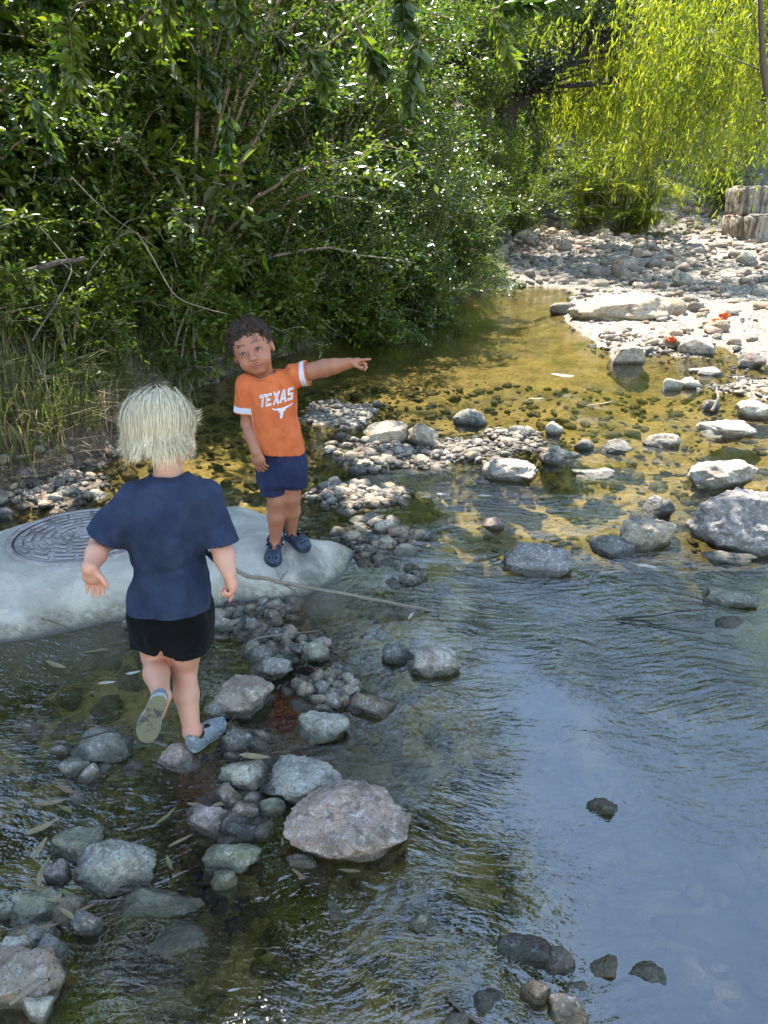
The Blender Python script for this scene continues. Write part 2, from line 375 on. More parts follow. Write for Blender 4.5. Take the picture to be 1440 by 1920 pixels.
MCX, MCY = P(160, 1003, .15)[:2]; g = .2
_q = slab_raw(np.array([MCX, MCX+g, MCX-g, MCX, MCX]), np.array([MCY, MCY, MCY, MCY+g, MCY-g])); MSX = (_q[1]-_q[2])/(2*g); MSY = (_q[3]-_q[4])/(2*g); MH = _q.mean()
def slab_h(x, y):
    h = slab_raw(x, y); r = np.hypot(x-MCX, y-MCY); w_ = 1-sstep(.29, .46, r)
    return h*(1-w_)+w_*(MH+MSX*(x-MCX)+MSY*(y-MCY)-.004)
sx = np.linspace(SLAB[:, 0].min()-.25, SLAB[:, 0].max()+.25, 230); sy = np.linspace(SLAB[:, 1].min()-.25, SLAB[:, 1].max()+.25, 150)
SX, SY = np.meshgrid(sx, sy, indexing='ij'); SZ = slab_h(SX, SY); F = gridF(*SX.shape)
keep = (SZ.ravel()[F] > -.30).all(1)
n = N('weathered_concrete'); geo = n.n('NewGeometry'); pos = geo.outputs['Position']; z = sep(n, pos)[2]
a = n.noise(5, 6, .65, pos, .5); b = n.noise(150, 4, .7, pos); c_ = n.noise(2.2, 3, .5, pos, 1.0); d_ = n.noise(34, 5, .7, mapv(n, pos, 1, 2.4))
col = n.mix(n.mrange(a, .35, .68), (.44, .39, .315), (.62, .555, .45))
col = n.mix(n.mrange(c_, .55, .68, 0, .45), col, (.25, .24, .22))
col = n.mix(n.mrange(d_, .60, .70, 0, .55), col, (.17, .15, .13))
col = n.mix(n.mrange(b, .60, .72, 0, .5), col, (.14, .13, .12))
pw = P(560, 1075, .03); dd = n.n('VectorMath', operation='DISTANCE'); n.set(dd.inputs[0], pos); dd.inputs[1].default_value = tuple(pw)
col = n.mix(n.math('MULTIPLY', n.mrange(n.math('MULTIPLY_ADD', a, .09, z), .14, .07), n.mrange(d_, .35, .6, .3, .9)), col, (.20, .17, .11))
wetp = n.mrange(n.math('ADD', dd.outputs['Value'], n.math('MULTIPLY', a, .18)), .24, .16)
wet = n.math('MAXIMUM', n.mrange(n.math('MULTIPLY_ADD', a, .03, z), .045, .015), wetp)
col = n.mix(wet, col, (.10, .095, .08)); rg = n.math('MULTIPLY_ADD', wet, -.6, .85)
M['concrete'] = n.fin(n.pbr(col, rg, n.bump(n.math('ADD', n.math('MULTIPLY', a, 1.5), b), .9, .010, n.bump(d_, .4, .01)), .4))
used = np.unique(F[keep]); remap = np.full(SX.size, -1); remap[used] = np.arange(len(used))
slab = mk('concrete_slab', np.stack([SX, SY, SZ], -1).reshape(-1, 3)[used], remap[F[keep]], M['concrete'])
recenter(slab, (SLAB[:, 0].mean(), SLAB[:, 1].mean(), 0))
tag(slab, 'smooth domed grey concrete slab with an iron cover, boy in orange standing on it', 'slab')
slab_bvh = BVHTree.FromObject(slab, bpy.context.evaluated_depsgraph_get())
# iron cover
n = N('rusty_iron'); co = n.n('NewGeometry').outputs['Position']; a = n.noise(16, 6, .7, co, .6)
M['iron'] = n.fin(n.pbr(n.mix(n.mrange(a, .35, .65), (.27, .22, .20), (.42, .36, .33)), .6, n.bump(n.noise(120, 4, .6, co), .5, .003), .5, Metallic=.25))
n = N('iron_shadow_gap'); M['gap'] = n.fin(n.pbr((.035, .022, .02), .8))
cov = empty('manhole_cover', (MCX, MCY, MH+.002)); cov.rotation_euler = Vector((-MSX, -MSY, 1)).normalized().to_track_quat('Z', 'Y').to_euler()
tag(cov, 'round rusty iron manhole cover with raised ring pattern set in the concrete slab', 'manhole cover')
R0 = .265
def ringprism(r0, r1, a0, a1, z0, z1, nseg):
    th = np.linspace(a0, a1, nseg+1); c, s = np.cos(th), np.sin(th)
    V = np.concatenate([np.stack([r*c, r*s, np.full_like(c, zz)], 1) for r, zz in ((r0, z0), (r1, z0), (r1, z1), (r0, z1))])
    m = nseg+1; i = np.arange(nseg); F = []
    for k in range(4):
        k2 = (k+1) % 4; F.append(np.stack([k*m+i, k*m+i+1, k2*m+i+1, k2*m+i], 1))
    F.append(np.array([[0, m, 2*m, 3*m], [m-1, 4*m-1, 3*m-1, 2*m-1]]))
    return V, np.concatenate(F)
V, F = ringprism(.0005, R0, 0, 2*math.pi, -.03, 0, 48); mk('cover_plate', V, F, M['iron'], cov, False)
V, F = ringprism(R0+.001, R0+.007, 0, 2*math.pi, -.03, .0015, 48); mk('groove', V, F, M['gap'], cov, False)
V, F = ringprism(R0+.007, R0+.03, 0, 2*math.pi, -.03, .006, 48); mk('rim', V, F, M['iron'], cov, False)
for ri, (r, nn, ph) in enumerate([(.035, 4, 0), (.07, 6, .3), (.105, 8, .1), (.14, 10, .5), (.175, 12, .2), (.21, 14, .6), (.243, 16, .0)]):
    for k in range(nn):
        a0 = ph + k*2*math.pi/nn; a1 = a0 + 2*math.pi/nn*random.uniform(.5, .9)
        V, F = ringprism(r-.0085, r+.0085, a0, a1, 0, .007, 6); mk('raised_bar', V, F, M['iron'], cov, False)

# ================================================================ rocks
RC = dict(grey=(.50, .465, .41), blue=(.45, .44, .41), tan=(.56, .46, .34), pink=(.53, .39, .32), purple=(.42, .33, .31), green=(.36, .36, .25),
          dark=(.17, .16, .14), pale=(.66, .63, .56), brown=(.38, .28, .19), mix=(.50, .44, .38))
def rock_geo(seed, sub, pinch=.25, lump=.18, cuts=7, flat=.0):
    rg = np.random.default_rng(seed); V, F = ico(sub); V = V.copy()
    V = np.sign(V)*np.abs(V)**rg.uniform(.72, 1.0)
    for _ in range(cuts):
        d = rg.normal(size=3); d /= np.linalg.norm(d); c = rg.uniform(.48, .85)
        q = V@d; ex = np.maximum(q-c, 0); V -= ex[:, None]*d*rg.uniform(.75, .97)
    s = seed*3.7
    V *= (1 + lump*fbm(V*1.1+s, 2, seed % 50))[:, None]
    if sub >= 3: V *= (1 + .11*fbm(V*2.6+s, 3, 5))[:, None]
    if sub >= 4: V *= (1 + .045*fbm(V*7+s, 4, 8, .6))[:, None]
    lo, hi = V.min(0), V.max(0); V = (V-(lo+hi)/2)/((hi-lo)/2)
    return V, F
RC = {k: tuple(c*k_ for c, k_ in zip(v, (.88, .81, .68))) for k, v in RC.items()}; RC['stone'] = (.25, .215, .18)
ROCKS = []   # (object, u, v, w) for anchors and labels
def put_rock(name, c, size, rz, seed, sub, col, tilt=(0, 0), lump=.18, cuts=7, me=None):
    if me is None:
        V, F = rock_geo(seed, sub, lump=lump, cuts=cuts); me = mk(name, V*np.array(size), F, M['rock'], link=False); sc = 1
    o = bpy.data.objects.new(name, me); COL.objects.link(o); o.location = c; o.rotation_euler = (tilt[0], tilt[1], rz)
    j = random.uniform(.85, 1.12); o.color = (col[0]*j, col[1]*j, col[2]*j*random.uniform(.95, 1.05), 1)
    return o
def photo_rock(u0, u1, v0, v1, ck, label, name='river_rock', zb=0.0, dfac=.75, seed=None, sub=None, rise=None, rz=None, cat='rock', lump=.18, cuts=7, tilt=(0, 0)):
    u = (u0+u1)/2; pf = P(u, v1, zb); sc = FPX/depth(pf); W = (u1-u0)/sc
    th = math.atan2(CAMZ-zb, pf.y); hp = (v1-v0)/sc; D = W*dfac
    H = (hp - .62*D*math.sin(th))/math.cos(th)
    if H < .13*W: H = max(.10*W, .02); D = max(.35*W, (hp-H*math.cos(th))/(.62*math.sin(th))) if hp > H*math.cos(th) else .35*W
    H = min(H, W*.95)
    if rise is not None: H = rise
    sink = .35*H + .03
    hz = (H+sink)/2; c = (pf.x*(1+ .0), pf.y + D*.42, zb+H-hz)
    c = (pf.x*(c[1]/pf.y), c[1], c[2])
    sd = seed if seed is not None else int(u*7+v1*13) % 9973
    if sub is None: sub = 6 if (u1-u0) > 150 and v1 > 900 else 5 if (u1-u0) > 85 else 4 if (u1-u0) > 40 else 3
    o = put_rock(name, c, (W/2*1.06, D/2*1.1, hz), rz if rz is not None else random.uniform(-.15, .15), sd, sub, RC[ck], tilt, lump, cuts)
    tag(o, label, cat); ROCKS.append((o, u, v1, u1-u0)); return o
BIG = [
 (540,770,1483,1615,'pink','largest foreground boulder, grey with rusty red patches','boulder'),
 (487,650,1423,1512,'blue','long rounded blue grey rock directly behind the big rusty boulder','river_rock'),
 (415,510,1420,1482,'grey','lumpy grey rock joined to the left end of the long blue grey rock','river_rock'),
 (550,655,1337,1392,'pale','pale flat-topped rock standing on a dark wet base beyond the stepping stones','river_rock'),
 (398,512,1270,1345,'mix','knobbly pinkish grey rock right of the blond boy\'s standing leg','river_rock'),
 (463,552,1227,1272,'mix','low grey rock behind the knobbly pinkish rock','river_rock'),
 (655,742,1302,1346,'brown','sloping brown rock running down into the green pool','river_rock'),
 (762,860,1205,1265,'grey','peaked grey rock with a wet foot, right one of a touching pair','river_rock'),
 (717,780,1203,1242,'dark','dark rock leaning against the peaked grey rock','river_rock'),
 (565,620,1203,1241,'green','small greenish rock among wet debris','river_rock'),
 (138,262,1370,1427,'blue','bluish flat stepping stone under the blond boy\'s lifted foot','river_rock'),
 (384,434,1322,1352,'grey','grey stone touching the toe of the blond boy\'s standing shoe','river_rock'),
 (410,478,1362,1412,'dark','dark wet lumpy rock under the blond boy\'s standing shoe','river_rock'),
 (298,388,1398,1447,'pink','pinkish block just in front of the blond boy\'s standing foot','river_rock'),
 (348,442,1512,1567,'purple','purple tinted wedge-shaped rock in the foreground','river_rock'),
 (437,490,1503,1540,'brown','small brownish pink stone right behind the purple rock','river_rock'),
 (483,537,1495,1530,'green','small grey green stone under the long blue grey rock','river_rock'),
 (421,487,1540,1576,'dark','dark banded greenish stone right of the purple rock','river_rock'),
 (388,491,1576,1642,'green','blocky pale green stone left of the big rusty boulder','river_rock'),
 (148,304,1583,1674,'blue','large oval blue grey rock in the left foreground','river_rock'),
 (99,205,1557,1613,'green','mossy grey rock behind the large oval rock','river_rock'),
 (88,136,1617,1656,'purple','small purple grey stone touching the large oval rock','river_rock'),
 (20,122,1677,1735,'green','slanting greenish rock near the left edge','river_rock'),
 (0,34,1685,1722,'blue','bluish stone cut by the left edge','river_rock'),
 (143,198,1707,1756,'dark','dark rock with dry leaves in front of the large oval rock','river_rock'),
 (18,112,1731,1782,'pale','pale rounded rock at the left edge behind the near-white cobble','river_rock'),
 (8,76,1757,1804,'pale','near-white round cobble by the left edge','river_rock'),
 (72,140,1765,1806,'blue','bluish wedge half under water beside the near-white cobble','river_rock'),
 (-10,136,1800,1892,'tan','large tan rock in the bottom corner with a bark strip on it','boulder'),
 (48,108,1860,1918,'pale','pale upright stone leaning on the large tan rock','river_rock'),
 (398,448,1632,1666,'green','small greenish stone in front of the blocky pale green stone','river_rock'),
 (538,596,1603,1626,'grey','thin grey stone at the foot of the big rusty boulder','river_rock'),
 (1098,1162,1483,1527,'dark','lone dark rock in the blue sky reflection','river_rock',dict(rise=.022, dfac=.65)),
 (925,1045,1745,1816,'dark','broad smooth dark dome just breaking the water near the bottom edge','river_rock',dict(rise=.022, dfac=.6)),
 (1010,1075,1785,1822,'brown','brown stone touching the broad dark dome','river_rock'),
 (868,945,1842,1900,'dark','round dark wet stone near the bottom edge','river_rock',dict(rise=.018, dfac=.75)),
 (973,1028,1843,1880,'brown','small round brown stone between two wet stones near the bottom','river_rock'),
 (765,817,1712,1746,'green','glistening dark green stone in the ripples','river_rock'),
 (1030,1098,1875,1920,'brown','brown stone at the very bottom edge','river_rock'),
 (1095,1166,1782,1832,'brown','glassy wet brown stone with a sparkling front','river_rock',dict(rise=.010, dfac=.75)),
 (1165,1250,1797,1842,'dark','flat dark speckled stone beside the glassy wet brown one','river_rock',dict(rise=.010, dfac=.55)),
 (42,86,1352,1375,'pink','small pink stone alone in shallow water at far left','river_rock'),
 (95,142,1390,1416,'purple','small purplish stone at the left end of the stepping stone','river_rock'),
 (115,172,1421,1456,'green','two-toned greenish stone below the flat stepping stone','river_rock'),
 (150,192,1432,1468,'grey','grey stone with a pale vein below the stepping stone','river_rock'),
 (130,166,1483,1507,'pale','small pale domed stone in the shallows','river_rock'),
 (940,1068,1015,1079,'stone','triangular grey rock standing alone mid stream','boulder'),
 (1105,1188,1001,1042,'dark','dark rounded rock casting a black reflection mid stream','river_rock'),
 (1155,1263,973,1028,'tan','sunlit tan rock behind the dark rounded rock','river_rock'),
 (1205,1261,927,966,'dark','small two-part dark rock above the sunlit tan rock','river_rock'),
 (1277,1475,908,1034,'stone','tallest boulder, brownish grey, at the right edge','boulder'),
 (1283,1408,855,914,'pale','bright sunlit rock behind the tallest boulder','boulder'),
 (1070,1156,879,899,'pale','flat white sunlit stone mid stream','river_rock'),
 (900,1008,857,902,'mix','smooth elongated brownish boulder at the end of the pebble bar','boulder'),
 (1013,1055,845,870,'dark','dark stone in the small pile right of the elongated boulder','river_rock'),
 (1040,1085,838,860,'grey','grey stone behind the dark one in the small pile','river_rock'),
 (1075,1111,822,843,'dark','small dark pointed stone alone in the water','river_rock'),
 (1125,1183,825,849,'dark','low dark stone with a raised right end','river_rock'),
 (1205,1270,808,838,'mix','low humped stone halfway to the right edge','river_rock'),
 (1312,1413,786,822,'pale','wide sunlit white rock with dark pits','river_rock'),
 (1315,1348,747,769,'dark','black stone below a pale crooked twig','river_rock'),
 (1380,1460,748,785,'pale','bright jagged rock at the right edge','river_rock'),
 (850,914,765,796,'dark','black smooth rock alone in the green reflection','river_rock'),
 (952,996,797,826,'dark','dark pointed rock at the far tip of the pebble bar','river_rock'),
 (1022,1054,788,815,'pale','small rock with a sunlit cap at the bar\'s far tip','river_rock'),
 (683,764,790,836,'tan','smooth beige rock, left of a pair behind the pebble bar','boulder'),
 (760,822,793,836,'tan','smooth beige rock, right of a pair behind the pebble bar','boulder'),
 (1310,1413,1100,1137,'green','dark green rock washed by the current at the right','river_rock'),
 (1338,1401,1157,1180,'dark','small dark rock with a white water edge','river_rock'),
 (1315,1415,1034,1056,'blue','flat bluish stone just under water before the tallest boulder','river_rock'),
 (905,945,970,991,'pink','small pinkish stone with bright foam in the amber shallows','river_rock'),
 (615,655,985,1003,'tan','beige cobble touching the tip of the concrete slab','river_rock'),
 (655,712,965,985,'pale','pale cobble on top of the small stone cluster','river_rock'),
 (700,745,972,1002,'pale','pale grey cobble right of the cluster\'s top','river_rock'),
 (638,678,992,1018,'tan','tan cobble in front of the cluster','river_rock'),
 (672,735,1003,1025,'dark','long dark slab-like stone in the cluster','river_rock'),
 (735,782,1018,1042,'grey','round grey cobble at the near right of the cluster','river_rock'),
 (700,740,1030,1048,'blue','bluish cobble at the near end of the cluster','river_rock'),
 (770,820,990,1012,'dark','dark stone at the right end of the small cluster','river_rock'),
 (748,792,1074,1096,'grey','grey stone alone below the cluster','river_rock'),
 (1060,1240,548,612,'tan','large flat sunlit boulder across the pool at the gravel shore','boulder'),
 (1136,1206,642,682,'mix','low sunlit rock with a mirror image before the gravel shore','river_rock'),
 (1268,1332,628,666,'mix','rock pile stone at the water\'s edge under the orange leaves','river_rock'),
 (1380,1434,659,691,'dark','dark rock in white froth near the right edge','river_rock'),
 (1236,1275,565,590,'tan','tan rock just right of the large flat boulder','river_rock'),
 (1300,1340,548,566,'dark','half buried dark rock on the sunny gravel','river_rock'),
 (1398,1445,542,556,'dark','dark flat rock on the gravel by the right edge','river_rock'),
 (1290,1352,686,703,'pale','flat glaring white stone in the far shallows','river_rock'),
 (1238,1276,708,731,'pale','white stone, left of two touching in the far shallows','river_rock'),
 (1272,1312,704,728,'pale','white stone with a black hollow, right of two touching','river_rock'),
 (1155,1215,443,470,'tan','orange tinted boulder below the feathery sapling','boulder'),
 (1138,1180,455,480,'grey','grey boulder left of the orange tinted one','boulder'),
 (110,165,905,936,'dark','dark stone in the pile on the left bank','river_rock'),
 (95,160,880,906,'mix','upper stone of the pile on the left bank','river_rock'),
 (160,208,915,934,'pale','sunlit stone right end of the left bank pile','river_rock'),
 (62,105,925,950,'tan','tan stone at the back corner of the slab','river_rock'),
 (455,487,1156,1190,'dark','dark upright stone near the slab\'s front edge','river_rock'),
 (520,562,1147,1165,'tan','smooth beige stone under the long stick','river_rock'),
 (395,425,1145,1162,'pale','pale pebble at the slab\'s edge beside the blond boy','river_rock'),
 (232,250,1160,1178,'pale','pale pebble at the slab\'s edge behind the blond boy\'s shorts','river_rock'),
 (825,880,1908,1935,'pale','pale stone cut off by the bottom edge','river_rock'),
]
for b in BIG:
    photo_rock(b[0], b[1], b[2], b[3], b[4], b[5], b[6], cat='boulder' if b[6] == 'boulder' else 'rock', **(b[7] if len(b) > 7 else {}))
# submerged rocks (tops just under the surface)
for (u0, u1, v0, v1, ck, lb, kw) in [
    (188, 385, 1650, 1730, 'green', 'wide flat rock half under water below the large oval rock', dict(rise=.022, dfac=.42)),
    (275, 400, 1690, 1792, 'green', 'wedge-shaped rock under water pointing up to the right', dict(rise=.012, dfac=.7)),
    (612, 702, 1665, 1727, 'green', 'pale green rock just under the ripples below the rusty boulder', dict(rise=.004, dfac=.6)),
    (593, 650, 1828, 1882, 'blue', 'bluish square stone under water at the bottom centre', dict(rise=-.01, dfac=.7)),
    (200, 262, 1408, 1452, 'blue', 'washed stone under water in front of the stepping stone', dict(rise=.0, dfac=.7)),
    (1050, 1106, 1838, 1864, 'grey', 'flat striped stone awash near the bottom edge', dict(rise=.008, dfac=.5))]:
    photo_rock(u0, u1, v0, v1, ck, lb, 'river_rock', **kw)
# automatic wording for the many smaller stones: nearest named landmark and where from it
def rk(t): return next(r for r in ROCKS if t in r[0]['label'])
LAND = [(r[1], r[2]-10, t) for r, t in [(rk(a), b) for a, b in [
  ('largest foreground', 'big rusty boulder'), ('pale flat-topped', 'pale flat-topped rock'), ('knobbly pinkish grey rock right', 'knobbly pinkish rock'), ('peaked grey rock with', 'peaked grey rock'), ('bluish flat stepping', 'bluish stepping stone'),
  ('purple tinted wedge', 'purple wedge-shaped rock'), ('large oval blue', 'large oval rock'), ('large tan rock in', 'large tan corner rock'), ('broad smooth dark', 'broad dark dome'), ('triangular grey', 'triangular grey rock'),
  ('tallest boulder, brown', 'tallest boulder'), ('smooth elongated', 'elongated brownish boulder'), ('smooth beige rock, right', 'beige rock pair'), ('black smooth rock', 'lone black rock'), ('large flat sunlit', 'large flat sunlit boulder'),
  ('wide sunlit white', 'wide white rock'), ('low dark stone', 'low dark stone'), ('pale cobble on top', 'small stone cluster')]]]
LAND += [(1355, 600, 'orange leaves'), (1395, 470, 'stone blocks'), (545, 1035,  "clogs of the boy in orange"), (620, 1010, 'tip of the concrete slab'), (110, 915, 'left bank stone pile'), (330, 1185, "blond boy's shorts"), (680, 1115, 'long stick'), (1180, 455, 'orange tinted boulder'), (1000, 520, 'far riffle'), (900, 850, 'pebble bar')]
_used = {}
def cname(c):
    r, g, b = c[:3]; l = (r+g+b)/3
    hue = 'brown' if r > b*1.35 else 'pinkish' if r > g*1.12 else 'greenish' if g > r*1.05 else 'grey'
    return {True: {'brown': 'dark brown', 'grey': 'dark grey'}.get(hue, 'dark '+hue)}.get(l < .16, ('pale ' if l > .38 else '')+hue)
def auto_label(u, v, c, wpx, noun, place='', extra=''):
    ds = sorted(((u-a)**2+((v-b)*1.6)**2, a, b, t) for a, b, t in LAND)
    def rel(a, b):
        dx, dy = u-a, (v-b)*1.6
        if abs(dx) > abs(dy): return ('just ' if abs(dx) < 60 else '')+('right of' if dx > 0 else 'left of')
        return ('just ' if abs(dy) < 60 else '')+('in front of' if dy > 0 else 'behind')
    sz = 'tiny' if wpx < 15 else 'small' if wpx < 26 else 'fist-sized' if wpx < 45 else 'broad'
    hd = f"{sz} {cname(c)} {noun}"; R_ = [(rel(d[1], d[2]), d[3]) for d in ds[:9]]
    opts = [f"{hd} {R_[0][0]} the {R_[0][1]}"]
    opts += [f"{hd} between the {R_[0][1]} and the {R_[k][1]}" for k in (1, 2, 3)]
    opts += [f"{hd} {R_[0][0]} the {R_[0][1]}, {R_[k][0]} the {R_[k][1]}" for k in range(1, 8)]
    opts += [f"{hd} {R_[1][0]} the {R_[1][1]}, {R_[k][0]} the {R_[k][1]}" for k in range(2, 8)]
    opts += [f"{'darker' if sum(c[:3]) < .9 else 'lighter'} {opts[0]}", f"{hd} nearer the {R_[0][1]} than the {R_[1][1]}"]
    for o in opts:
        if len(o.replace('-', ' ').split()) <= 16 and o not in _used: _used[o] = 1; return o
    return opts[0]
# ================================================================ pebbles and gravel
CK = ['grey', 'mix', 'tan', 'pale', 'grey', 'tan', 'pink', 'dark', 'blue', 'brown', 'mix', 'purple']
cand = []   # x, y, size, zone
def addz(xs_, ys_, sizes, hs=0.0):
    zz = bed(xs_, ys_)
    sl_ = polysd(np.stack([xs_, ys_], 1), SLAB)
    for x, y, s, z in zip(xs_, ys_, sizes, zz):
        cand.append((x, y, s, z+hs))
slabin = lambda x, y: polysd(np.stack([x, y], 1), SLAB) < .0
ZN = [int(2.7*q_) for q_ in [420, 330, 170, 90, 240, 170, 160, 70, 300, 240, 190, 220, 170, 150, 110, 90, 150, 130, 60, 60, 130, 50, 90]]
for (cx, cy, rx, ry, h), nn in zip(ZW, ZN):
    a = RNG.uniform(0, 2*math.pi, nn); r = np.sqrt(RNG.uniform(0, 1, nn))*1.25
    x = cx+rx*r*np.cos(a); y = cy+ry*r*np.sin(a); s = np.clip(RNG.lognormal(math.log(.016), .45, nn), .007, .05)
    k = ~slabin(x, y); addz(x[k], y[k], s[k])
# right gravel shore and the far riffle
nn = 5200; x = RNG.uniform(-1, 11, nn); y = 4.5 + 25*RNG.uniform(0, 1, nn)**1.15
sd = polysd(np.stack([x, y], 1), POLY); dl = pld(np.stack([x, y], 1), LEFT); dr = pld(np.stack([x, y], 1), RIGHT)
k = (sd > -.10) & ((dr < dl) | (y > 15.5)) & ((x-y*.5) < 1.2)
x, y = x[k], y[k]; s = np.clip(RNG.lognormal(math.log(.045), .5, len(x)), .02, .17)*(.65+y/26); addz(x, y, s)
# left bank toe
nn = 260; t = RNG.uniform(0, 1, nn); L_ = np.array([LEFT[3], LEFT[4], LEFT[5], LEFT[6], LEFT[7], LEFT[8], LEFT[9], LEFT[10]]); idx = np.minimum((t*7).astype(int), 6); f = t*7-idx
x = L_[idx, 0]*(1-f)+L_[idx+1, 0]*f + RNG.normal(0, .10, nn)-.03; y = L_[idx, 1]*(1-f)+L_[idx+1, 1]*f + RNG.normal(0, .10, nn); addz(x, y, np.clip(RNG.lognormal(math.log(.02), .5, nn), .008, .06))
cand = np.array(cand); px_c = []
dz = cand[:, 1]*cp + (CAMZ-cand[:, 3])*sp; ww = 2*cand[:, 2]*FPX/dz
uu = 720+FPX*cand[:, 0]/dz; vv = 960-FPX*(cand[:, 1]*sp+(cand[:, 3]-CAMZ)*cp)/dz
vis = (uu > 5) & (uu < 1435) & (vv > 440) & (vv < 1915) & (ww > 6)
# hidden behind the boys or inside a big rock: leave as gravel
for (o, ru, rv, rw) in ROCKS: vis &= ~((abs(uu-ru) < rw*.42) & (abs(vv-(rv-rw*.25)) < rw*.25))
vis &= ~((abs(uu-320) < 75) & (vv > 740) & (vv < 1230)) & ~((uu > 165) & (uu < 440) & (vv > 890) & (vv < 1030))
order = np.argsort(-np.where(vis, ww, -1)); top = set(order[:285].tolist())
PM = [mk('pebble', rock_geo(300+i, 3, lump=.15, cuts=6)[0]*np.array([1, RNG.uniform(.65, .95), RNG.uniform(.45, .75)]), ico(3)[1], M['rock'], link=False) for i in range(12)]
for i in order[:285]:
    x, y, s, z = cand[i]; c = RC[random.choice(CK)]
    o = bpy.data.objects.new('pebble', PM[random.randrange(12)]); COL.objects.link(o)
    o.location = (x, y, z+s*.22); o.scale = (s, s, s); o.rotation_euler = (random.uniform(-.35, .35), random.uniform(-.35, .35), random.uniform(0, 6.28))
    j = random.uniform(.5, 1.1); o.color = (c[0]*j, c[1]*j*.96, c[2]*j*.9, 1)
    noun = 'pebble' if ww[i] < 30 else 'cobble'
    tag(o, auto_label(uu[i], vv[i], o.color, ww[i], noun), 'pebble', 'loose pebbles and cobbles on the gravel bars')
def pebble_mass(name, X, S, sb=2):
    V0 = [rock_geo(500+i, sb, lump=.12, cuts=4)[0] for i in range(10)]; F0 = ico(sb)[1]; n_ = len(X); nv = len(V0[0])
    which = RNG.integers(0, 10, n_); B = np.stack(V0)[which]; a = RNG.uniform(0, 6.28, n_); t = RNG.normal(0, .2, n_)
    sc = S[:, None]*np.stack([np.ones(n_), RNG.uniform(.6, .95, n_), RNG.uniform(.4, .75, n_)], 1)
    B = B*sc[:, None, :]; ct, st_ = np.cos(t)[:, None], np.sin(t)[:, None]
    y_ = B[..., 1]*ct-B[..., 2]*st_; z_ = B[..., 1]*st_+B[..., 2]*ct; ca, sa = np.cos(a)[:, None], np.sin(a)[:, None]
    V = np.stack([B[..., 0]*ca-y_*sa, B[..., 0]*sa+y_*ca, z_], -1)+X[:, None, :]
    F = (F0[None]+(np.arange(n_)*nv)[:, None, None]).reshape(-1, 3)
    pal = np.array([RC[k] for k in CK]); c = pal[RNG.integers(0, len(CK), n_)]*RNG.uniform(.4, 1.15, (n_, 1))*np.array([1.0, .95, .87])
    return mk(name, V.reshape(-1, 3), F, M['pebble'], None, True, np.repeat(c, nv, 0))
rest = np.array([i for i in range(len(cand)) if i not in top])
X = cand[rest][:, [0, 1, 3]].copy(); S = cand[rest][:, 2]; X[:, 2] += S*.22; big_ = S*FPX/(X[:, 1]+.5) > 8.5
tag(pebble_mass('gravel', X[big_], S[big_]), 'loose gravel and small stones on bars and shore', None, None, 'stuff')
tag(pebble_mass('fine_gravel', X[~big_], S[~big_], 1), 'fine gravel between the larger pebbles', None, None, 'stuff')
nn = 5200; x = RNG.uniform(-2.4, 2.6, nn); y = .7+5.5*RNG.uniform(0, 1, nn)**1.3; z = bed(x, y); k = (z < -.005) & ~slabin(x, y)
x, y, z = x[k], y[k], z[k]; S = np.clip(RNG.lognormal(math.log(.02), .5, len(x)), .008, .06)
tag(pebble_mass('bed_pebbles', np.stack([x, y, z+S*.15], 1), S, 1), 'pebbles lying on the stream bed under water', None, None, 'stuff')

# ================================================================ foliage helpers
def leaf_arr(P0, D, Nn, L, W, fine=False):
    """leaves as folded rhombi (2 tris) or six-point blades (4 tris)"""
    D = D/(np.linalg.norm(D, axis=1)[:, None]+1e-9); S = np.cross(D, Nn); S /= np.linalg.norm(S, axis=1)[:, None]+1e-9; U = np.cross(S, D)
    L = L[:, None]; W = W[:, None]; n_ = len(P0)
    if not fine:
        V = np.stack([P0, P0+D*L*.45+S*W*.5+U*W*.12, P0+D*L, P0+D*L*.45-S*W*.5+U*W*.12], 1)
        F = np.array([[0, 1, 2], [0, 2, 3]])
    else:
        dr = -U*L*.12
        V = np.stack([P0, P0+D*L*.28+S*W*.42+U*W*.15, P0+D*L*.66+S*W*.40+U*W*.15+dr*.4, P0+D*L+dr, P0+D*L*.66-S*W*.40+U*W*.15+dr*.4, P0+D*L*.28-S*W*.42+U*W*.15], 1)
        F = np.array([[0, 1, 2], [0, 2, 3], [0, 3, 4], [0, 4, 5]])
    k = V.shape[1]; return V.reshape(-1, 3), (F[None]+(np.arange(n_)*k)[:, None, None]).reshape(-1, 3), k
def rnd(n_): v = RNG.normal(size=(n_, 3)); return v/np.linalg.norm(v, axis=1)[:, None]
